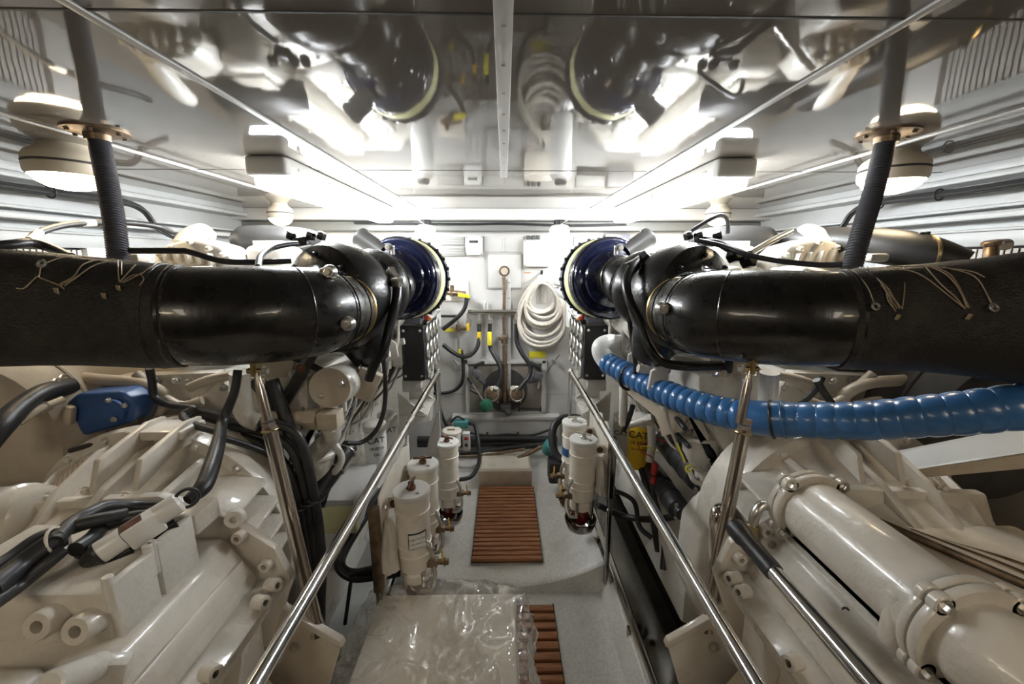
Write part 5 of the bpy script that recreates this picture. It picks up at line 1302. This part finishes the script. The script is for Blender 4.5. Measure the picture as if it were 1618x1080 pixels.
t = thing('steel_brace', 'black crossed flat braces behind the left strut', 'brace', P(430,630,1.42))
MB().tube(PP([(400,600,1.42),(425,630,1.42),(450,660,1.42)]), .020, 6, 1).build('brace', 'plasticblack', t)
MB().tube(PP([(492,560,1.43),(468,605,1.43),(440,650,1.43),(425,675,1.43)]), .022, 6, 1).build('brace', 'plasticblack', t)
MB().bolt(P(476,582,1.40), (0,-1,0), .012).build('bolt', 'rust', t)
# ribbed drop of four black hoses behind the strut
names = ('outermost','second','third','innermost')
for i in range(4):
    dx = i*11; 
    hose(PP([(300-8*i+dx*.2,672-i*10,1.32),(350+dx*.4,692-i*10,1.31),(405+dx,718-i*16,1.30),(445+dx*.9,762-i*22,1.29),(468+dx*.9,820-i*10,1.28),(480+dx*.85,880,1.27),(484+dx*.7,950,1.26),(486+dx*.6,1010,1.25)]), .0145+.002*(i==3), 'rubber', '%s of four black hoses arching down behind the left chrome strut' % names[i], 'hose', group='black hoses behind the left strut')
hose(PP([(430,600,1.38),(448,650,1.36),(463,700,1.33),(480,750,1.31),(492,800,1.29)]), .022, 'rubber', 'thick black hose joining the bundle from above behind the left strut', 'hose')
t = thing('hose_tie', 'row of black tie clips around the hose bundle by the left strut', 'cable tie', P(490,800,1.27))
for i, a in enumerate(((474,800,1.27),(487,793,1.27),(499,788,1.27))):
    MB().ring(P(*a), V((.1,0,1)), .024, .0045, 24, 6).build('tie', 'rubber', t)
for a in ((466,800,1.25),(469,812,1.25),(470,824,1.25),(468,840,1.25)): MB().box(P(*a), (.02,.015,.014), (0,.4,0), .003).build('tie_tail', 'rubber', t)
# harness draped over the left bell housing
hose(PP([(376,584,1.22),(370,620,1.2),(352,665,1.17),(345,700,1.08),(333,740,.98),(320,770,.92),(296,790,.88)]), [.012,.012,.014,.018,.020,.020,.012], 'rubber', 'black wiring harness draped over the left bell housing to the actuator', 'cable', 'wiring_harness')
hose(PP([(345,682,1.14),(300,668,1.2),(290,655,1.24),(305,645,1.26),(270,640,1.28),(245,628,1.30),(240,600,1.30),(236,580,1.28)]), .012, 'rubber', 'black cable branching from the harness up behind the left exhaust pipe', 'cable', 'cable')
hose(PP([(345,690,1.15),(380,700,1.2),(420,715,1.25),(450,735,1.27)]), .010, 'rubber', 'black cable branching right from the harness towards the hose bundle', 'cable', 'cable')
hose(PP([(245,640,1.27),(235,660,1.24),(200,685,1.2),(150,700,1.17),(110,712,1.15)]), .007, 'rubber', 'thin dark line running below the blue pump', 'cable', 'cable')
for i, (lst, r, w_) in enumerate((
    ([(-20,935,.62),(30,895,.68),(75,862,.72),(95,850,.74)], .020, 'lower left black sheathed cable entering the picture edge'),
    ([(-20,905,.66),(20,880,.70),(60,852,.74),(100,838,.77),(150,822,.80),(200,812,.84)], .014, 'black cable running over the left gearbox top to the bell housing'),
    ([(85,858,.72),(110,830,.78),(140,812,.82),(170,800,.86),(215,800,.9),(262,800,.92)], .015, 'black cable crossing below the perforated screen'),
    ([(120,868,.74),(145,850,.78),(165,830,.82),(205,818,.84),(250,812,.86),(285,800,.88)], .015, 'black cable nearest the white actuator'),
    ([(-20,960,.60),(30,925,.66),(80,885,.70),(100,868,.72)], .012, 'thinner black cable lowest at the left edge'),
    ([(110,820,.8),(130,812,.82),(150,818,.82),(165,830,.82)], .004, 'pale thin wire looped over the black cables'))):
    hose(PP(lst), r, 'rubber' if i < 5 else 'ropehose', w_, 'cable', 'cable')
t = thing('cable_clip', 'white zip tie round the black cables on the left gearbox', 'cable tie', P(92,856,.73))
MB().ring(P(92,854,.735), V((1,.4,.35)), .028, .003, 24, 6).build('tie', 'ropehose', t)
t = thing('cable_plug', 'black connector lying on the left gearbox beside the actuator', 'connector', P(128,868,.76))
MB().cyl(P(118,872,.75), P(140,862,.77), .019, n=16, ch=.004).build('plug', 'plasticblack', t)
# ---------- left coolant can with round end plate
c = P(522,612,1.40); A = V((-.22,.97,.22)).normalized(); A = (P(566,590,1.75)-c).normalized()
t = thing('coolant_filter_can', 'white cylinder with flat beige end plate and two bolts below the left turbocharger', 'canister', c+V((0,0,-.1)))
MB().lathe([(0,0),(.070,0),(.073,.004),(.073,.24),(.06,.26),(0,.26)], c, A, 48).build('can', 'white', t)
MB().lathe([(0,-.008),(.071,-.008),(.071,.0),(0,.0)], c, A, 48).build('end_plate', 'beige', t)
for a in ((507,625),(540,605)): MB().bolt(P(a[0],a[1],1.388), -A, .010, .012).build('bolt', 'alu', t)
MB().box(P(578,606,1.55), (.09,.05,.12), (0,.5,.2), .006).build('side_block', 'beige', t)
m = MB().box(P(522,661,1.40), (.075,.07,.062), None, .006); m.lathe([(0,0),(.040,0),(.040,.045),(0,.045)], P(504,661,1.40), (-1,0,0), 6)
m.build('union_block', 'beige', t)
MB().cyl(P(418,661,1.38), P(495,661,1.40), .0275, n=24).build('transfer_pipe', 'beige', t)
MB().tube(PP([(523,672,1.42),(522,690,1.44),(500,715,1.46),(500,735,1.47)]), .035, 18).build('lower_elbow', 'white', t)
t = thing('thermostat_housing', 'white flanged housing with looped tube below the beige union block', 'housing', P(500,735,1.5))
MB().lathe([(0,0),(.065,0),(.07,-.006),(.07,-.018),(.058,-.026),(.055,-.10),(.04,-.13),(0,-.13)], P(502,712,1.5), (0,0,1), 36).build('body', 'white', t)
MB().tube(PP([(478,740,1.52),(500,752,1.5),(525,748,1.48),(540,725,1.5),(530,702,1.52)]), .014, 12).build('loop_tube', 'white', t)
for a in ((512,706),(490,712)): MB().bolt(P(a[0],a[1],1.44), (0,-.3,1), .010).build('bolt', 'alu', t)
t = thing('coolant_hose', 'short thick black hose with two steel clamps beside the left engine', 'hose', P(535,740,1.5))
MB().tube(PP([(552,706,1.62),(540,722,1.56),(525,745,1.50),(508,770,1.46),(498,800,1.42)]), .035, 20).build('hose', 'rubber', t)
for a, dd in (((549,712,1.60),1),((529,740,1.515),1)): MB().ring(P(*a), P(508,770,1.46)-P(545,715,1.59), .037, .0045, 30, 6).build('clamp', 'alu', t)
# oil filters on the inboard flanks
def oil_filter(px, py, Y, r, h, mt, word, lines, col='ink', cap='white'):
    c = P(px, py, Y)
    t = thing('oil_filter', word, 'oil filter', c+V((0,0,-h)), 'spin on filters on the engine flanks')
    MB().lathe([(0,-h),(r*.5,-h),(r*.9,-h+.012),(r,-h+.03),(r,-.012),(r*.96,0),(0,0)], c, (0,0,1), 40).build('can', mt, t)
    MB().lathe([(0,.0),(r*1.05,0),(r*1.05,.035),(r*.6,.05),(0,.05)], c, (0,0,1), 32).build('base', cap, t)
    n = V((-c.x*.55,-1,0)).normalized(); rt = V((-n.y,n.x,0))
    for i, (s_, fs, z) in enumerate(lines):
        text(s_, 'lettering', c+n*(r+.003)+V((0,0,-z)), rt, (0,0,1), fs, col, t, .001)
    return t
oil_filter(592,678,2.05,.058,.24,'clean','nearest white oil filter with black print on the left engine flank',[('CAT',.045,.04),('1R-0739',.022,.085),('OIL',.02,.12)])
oil_filter(612,662,2.40,.058,.24,'clean','second white oil filter farther along the left engine flank',[('CAT',.045,.05)])
oil_filter(1011,668,2.02,.058,.26,'yellow','yellow oil filter with black print on the right engine flank',[('CAT',.052,.045),('1R-0739',.024,.09),('OIL FILTER',.014,.125)])
oil_filter(983,664,2.25,.05,.24,'clean','white filter just beyond the yellow one on the right engine flank',[('CAT',.04,.06)])
t = thing('filter_carton', 'pale carton with yellow end lying beside the left crankcase', 'carton', P(560,790,1.75))
MB().box2(P(570,745,2.0)+V((-.05,0,-.12)), P(548,790,1.66)+V((.03,0,0)), .004).build('body', 'wall', t)
MB().box2(P(570,745,2.0)+V((-.052,-.302,-.115)), P(548,790,1.66)+V((.034,-.004,-.03)), .002).build('yellow_end', 'paleyellow', t)
# right: starter motors
for i, (a, b, r, w_) in enumerate((((1108,757,1.60),(1062,702,2.0),.068,'upper'),((1074,806,1.62),(1040,745,2.0),.052,'lower'))):
    A_, B_ = P(*a), P(*b); B_.z = A_.z; B_.x = A_.x
    d = (B_-A_).normalized(); L = (B_-A_).length
    t = thing('starter_motor', '%s of the two black starter cylinders on the right engine flank' % w_, 'starter motor', A_+V((0,0,-r)))
    MB().lathe([(0,-.03),(r*.55,-.03),(r*.6,0),(r*.92,.01),(r*.95,.03),(r*.95,L*.45),(r*.82,L*.47),(r*.82,L*.50),(r,L*.53),(r,L*.97),(r*.9,L),(0,L)], A_, d, 40).build('body', 'plasticblack', t)
    MB().ring(A_+d*L*.25, d, r*.95, .003, 36, 6).build('band', 'black', t)
    for k in range(3): MB().bolt(A_+d*-.005+V((math.cos(k*2.1)*r*.7,0,math.sin(k*2.1)*r*.7)), -d, .007).build('bolt', 'alu', t)
# engine side casting under blue hose and pump assembly
t = thing('water_pump', 'white cast water pump with round lid below the blue hose', 'pump', P(1112,760,1.6))
c = P(1108,684,1.6)
MB().lathe([(0,0),(.060,0),(.085,-.004),(.088,-.016),(.075,-.022),(.072,-.09),(.05,-.12),(.03,-.16),(0,-.16)], c, (0,.1,1), 40).build('bowl', 'white', t)
MB().tube(PP([(1112,690,1.58),(1115,665,1.6),(1120,640,1.62)]), [.05,.045,.05], 24).build('inlet', 'white', t)
MB().cyl(P(1068,660,1.62), P(1082,682,1.58), .019, n=16, ch=.003).build('plug_stub', 'white', t)
MB().tube(PP([(1090,745,1.58),(1098,760,1.56),(1120,768,1.55),(1128,770,1.55)]), .011, 12).build('drain_tube', 'white', t)
MB().tube(PP([(1108,740,1.6),(1112,760,1.58),(1125,768,1.56)]), .03, 14).build('volute', 'white', t)
MB().cyl(P(1122,768,1.55), P(1134,763,1.55), .016, n=8).build('tap', 'alu', t)
for a in ((1128,662),(1090,672),(1138,690)): MB().bolt(P(a[0],a[1],1.55), (0,-1,.4), .011).build('bolt', 'white', t)
t = thing('wire_loop', 'yellow and black wires with a ring terminal hanging by the water pump', 'cable', P(1088,738,1.5))
MB().tube(PP([(1070,700,1.5),(1076,715,1.5),(1082,730,1.49)]), .0035, 8).build('yellow_wire', 'yellow2', t)
MB().tube(PP([(1072,702,1.51),(1081,718,1.5),(1086,730,1.5)]), .0035, 8).build('black_wire', 'rubber', t)
MB().ring(P(1088,740,1.48), (.2,-1,.2), .013, .004, 20, 6).build('ring', 'yellow2', t)
for lst, mt, w_ in (([(1012,702,1.95),(1035,694,1.9),(1056,698,1.85)],'red','upper red wire over the yellow oil filter'),([(1008,700,1.9),(1014,714,1.88),(1030,722,1.86),(1034,735,1.85)],'red','lower red wire hanging by the yellow oil filter'),([(1014,704,1.88),(1028,706,1.87),(1040,716,1.86)],'yellow2','short yellow wire by the yellow oil filter')):
    hose(PP(lst), .0028, mt, w_, 'wire', 'wire')
t = thing('cable_lug', 'red rubber boot on a thick black cable by the right starter', 'cable', P(1034,745,1.84))
MB().cyl(P(1035,732,1.84), P(1033,750,1.83), .017, .014, n=16, ch=.004).build('red_boot', 'red', t)
MB().cyl(P(1033,753,1.83), P(1032,764,1.82), .014, n=16, ch=.003).build('red_sleeve', 'red', t)
hose(PP([(1033,764,1.83),(1034,790,1.82),(1042,815,1.8),(1050,850,1.78),(1048,900,1.7)]), .016, 'rubber', 'thick black cable falling from the red boot by the right starter', 'cable', 'cable')
hose(PP([(1100,790,1.5),(1130,765,1.45),(1165,738,1.38),(1215,712,1.3)]), .010, 'rubber', 'black cable running behind the right chrome strut', 'cable', 'cable')
hose(PP([(985,610,1.85),(985,640,1.85),(984,670,1.86)]), .020, 'white', 'upright white pipe at the left end of the blue hose', 'pipe', 'pipe')
hose(PP([(1000,640,1.83),(994,660,1.84),(985,680,1.86)]), .012, 'rubber', 'black hose slanting across the upright white pipe', 'hose')
t = thing('filter_housing_pipe', 'white pipe and hexagon nut above the yellow oil filter', 'pipe', P(1020,665,1.9))
MB().tube(PP([(990,672,1.95),(1005,668,1.92),(1022,662,1.9)]), .018, 14).build('pipe', 'white', t)
MB().cyl(P(1021,662,1.9), P(1032,660,1.88), .027, n=6).build('nut', 'white', t)
MB().tube(PP([(1028,670,1.9),(1030,700,1.9),(1026,728,1.9)]), .020, 14).build('pipe', 'white', t)
MB().prism([P(988,606,1.78),P(1030,628,1.66),P(1085,655,1.54),P(1080,680,1.54),P(1045,690,1.6),P(1040,660,1.64),P(992,622,1.78)], (.03,.03,0), .004).build('side_casting', 'beige', t)
hose(PP([(1290,600,1.3),(1302,620,1.3),(1320,645,1.32)]), .012, 'rubber', 'right limb of the forked black cable under the right exhaust pipe', 'cable', 'cable')
hose(PP([(1300,596,1.31),(1285,620,1.3),(1262,640,1.3)]), .010, 'rubber', 'left limb of the forked black cable under the right exhaust pipe', 'cable', 'cable')
hose(PP([(1395,718,1.1),(1410,740,1.08),(1413,765,1.08),(1400,790,1.08)]), .010, 'rubber', 'black cable curving over the right perforated screen', 'cable', 'cable')
# ---------- box wrapped in clear plastic on the lower floor
bx0, bx1, by0, by1, bz1 = -.49, .042, .74, 1.36, CAMZ-1.275
t = thing('wrapped_box', 'white carton standing on the lower teak grating inside a clear plastic bag', 'box', (-.22,1.0,ZL+.024))
def bf(u, v): return V((bx0+(bx1-bx0)*u, by0+(by1-by0)*v, bz1+.012*math.sin(u*7+v*3)*math.sin(v*5)))
MB().box2((bx0,by0,ZL+.026),(bx1,by1,bz1), .02, 3).build('carton', 'boxwhite', t)
MB().grid(50,50,lambda u,v: V((bx0+.01+(bx1-bx0-.02)*u, by0+.01+(by1-by0-.02)*v, bz1+.001+.012*abs(noise.noise(V((u*4+v*2,v*3,0))))*math.sin(v*PI)**.5*math.sin(u*PI)**.5))).build('lid_flap', 'boxwhite', t)
def bagpt(u, v):
    # u round the box, v from skirt (0) to the centre of the top (1)
    a = 2*PI*u; cx, cy = (bx0+bx1)/2, (by0+by1)/2
    hx, hy = (bx1-bx0)/2+.035, (by1-by0)/2+.03
    ca, sa = math.cos(a), math.sin(a)
    k = 1/max(abs(ca)**6+abs(sa)**6, 1e-6)**(1/6)
    if v < .6:
        z = ZL+.05+(bz1+.012-ZL-.05)*(v/.6); f = 1+.10*(1-v/.6)
    else:
        z = bz1+.016; f = 1-(v-.6)/.4
        f = max(f, .0)
    p = V((cx+ca*k*hx*f, cy+sa*k*hy*f, z))
    nz = noise.noise(p*9)*.035 + abs(noise.noise(p*19))*.03 + noise.noise(p*45)*.006
    fold = .014*abs(math.sin(a*13+3*noise.noise(p*6)))*(1 if v < .6 else .6)
    out = V((ca,sa,0)) if v < .62 else V((0,0,1))
    if v >= .6: fold = .012*abs(noise.noise(V((p.x*5,p.y*5,3))+V((1,0,0))*noise.noise(p*3)))
    q = p + out*(nz*(1 if v < .6 else .4)+fold+.006)
    if v >= .6: q.z = bz1+.014+(.040*(1-abs(noise.noise(p*6))*2.5)**2 if abs(noise.noise(p*6)) < .4 else 0)*min(1,f*3)*.5+.018*abs(noise.noise(p*15))
    return q
m = MB(); m.grid(150, 60, lambda u, v: bagpt(u, v))
bag = m.build('plastic_bag', 'film', None, 80, False); bag['kind'] = 'thing'
tag(bag, 'crumpled clear plastic bag pulled over the white carton', 'plastic bag')
# gathered neck of the bag to the left, newspaper like crumpled wad inside
m = MB(); rnd = random.Random(5)
m.grid(40, 30, lambda u, v: V((-.70+.19*u+.03*noise.noise(V((u*5,v*4,1))), .80+.42*v+.02*noise.noise(V((u*4,v*6,5))), CAMZ-1.56+.23*u+.05*abs(noise.noise(V((u*6,v*5,2))))-.02*abs(math.sin(v*17)))))
o = m.build('bag_gather', 'film', None, 80, False); tag(o, 'gathered slack of the clear bag left of the carton', 'plastic bag')
m = MB(); m.grid(60, 40, lambda u, v: V((-.60+.10*u+.015*math.sin(v*25+u*8), .80+.40*v, CAMZ-1.52+.15*u+.012*math.sin(u*60+6*noise.noise(V((u*4,v*4,0)))))))
o = m.build('packing_net', 'cloth', None, 80, False); tag(o, 'crumpled grey packing sheet inside the bag beside the carton', 'packing')
# ---------- small fittings along the inboard engine flanks
rnd = random.Random(11)
for s in (-1, 1):
    t = ENG[s]
    x = s*.60
    # looms and small lines
    for k in range(3):
        z = -.56-.08*k
        pts = [V((s*(.68+.03*k)+rnd.uniform(-.012,.012), 1.50+.27*i, CAMZ+z+rnd.uniform(-.035,.035))) for i in range(7)]
        MB().tube(pts, .009+.003*(k % 2), 10, 6).build('wiring_loom', 'rubber', t)
    for k in range(9):
        y = 1.52+.17*k
        MB().tube([V((s*.82,y,CAMZ-.86)), V((s*.75,y+.02,CAMZ-.80+rnd.uniform(-.03,.03))), V((s*.68,y+.05,CAMZ-.66)), V((s*.64,y+.03,CAMZ-.50))], .0065, 8, 5).build('steel_line', ('alu','white','bronze')[k % 3], t)
        MB().bolt((s*.79,y+.08,CAMZ-.72), (-s,0,0), .012).build('bolt', 'alu', t)
        MB().box((s*.68,y+.10,CAMZ-.60), (.035,.03,.05), (rnd.uniform(-.4,.4),0,rnd.uniform(-.4,.4)), .006).build('clip_block', ('white','plasticblack')[k % 2], t)
    for k in range(5):
        y = 1.56+.30*k
        MB().prism([V((s*.66,y,CAMZ-.40)),V((s*.59,y,CAMZ-.44)),V((s*.58,y,CAMZ-.52)),V((s*.66,y,CAMZ-.56))], (0,.02,0), .004).build('bracket', 'white', t)
        MB().cyl((s*.62,y+.09,CAMZ-.46), (s*.565,y+.09,CAMZ-.45), .020, n=6).build('hex_plug', 'white', t)
    # engine bed
    MB().box2((s*.90,1.45,.02),(s*1.02,3.05,CAMZ-1.45), .01).build('engine_bed', 'hull', t)
    # bolts and small bosses on the aft faces
    for k in range(10):
        a = -.35+k*.32; u = V((math.cos(a),0,math.sin(a)))
        MB().bolt(V((s*1.10,1.0,CAMZ-.91))+V((0,-.012,0))+u*.315+V((0,0,0)), (0,-1,0), .009).build('bolt', 'white2', t)
    for px, py, Y in ((355,612,1.38),(372,640,1.38),(320,660,1.36),(280,600,1.38),(235,612,1.38),(175,606,1.38),(420,600,1.42),(462,590,1.42)):
        px = px if s < 0 else 1594-px
        MB().bolt(P(px,py,Y), (0,-1,0), .010, .014).build('bolt', 'alu', t)
    q = lambda a: P(a[0] if s < 0 else 1594-a[0], a[1], a[2])
    MB().tube([q((215,590,1.34)),q((250,620,1.34)),q((285,640,1.35)),q((320,632,1.37))], .016, 12).build('oil_line', 'beige', t)
    MB().prism([q((300,640,1.40)),q((352,600,1.40)),q((372,640,1.40)),q((366,690,1.40)),q((322,700,1.40))], (0,.03,0), .006).build('cover_plate', 'white2', t)
# floor items left of the carton
t = thing('kick_plate', 'grey sloping plate on the left between handrail and fuel filters', 'plate', (-.60,1.6,ZP))
MB().prism([V((-.46,1.42,ZL+.02)),V((-.50,2.4,ZP+.02)),V((-.56,2.4,ZP+.10)),V((-.545,1.42,CAMZ-1.60))], (-.006,0,0)).build('plate', 'grey', t)

t = thing('pipe_fitting', 'brown pipe elbow with union in front of the right wall grille', 'fitting', P(1568,400,1.45))
MB().tube(PP([(1566,420,1.40),(1566,398,1.42),(1570,388,1.44),(1590,386,1.46)]), .020, 16).build('elbow', 'bronze', t)
MB().cyl(P(1568,380,1.43), P(1568,388,1.43), .028, n=8, ch=.004).build('union', 'bronze', t)
t = thing('pipe_coupling', 'two black clamp bolts on the far end of the right charge air pipe', 'clamp', P(1462,385,1.45))
MB().ring(P(1468,402,1.44), V((.9,-.35,0)), .063, .006, 36, 6).build('band', 'brass', t)
for a in ((1455,372,1.46),(1464,371,1.46)): MB().cyl(P(*a)+V((0,0,-.012)), P(*a)+V((0,0,.012)), .010, n=12, ch=.002).build('clamp_bolt', 'plasticblack', t)
# ---------- light and colour
w = bpy.data.worlds.new('world'); sc.world = w; w.use_nodes = True
w.node_tree.nodes['Background'].inputs['Color'].default_value = (.02,.02,.02,1)
sc.view_settings.view_transform = 'Standard'; sc.view_settings.look = 'None'; sc.view_settings.exposure = 1.55; sc.view_settings.gamma = 1
sc.view_settings.use_curve_mapping = False
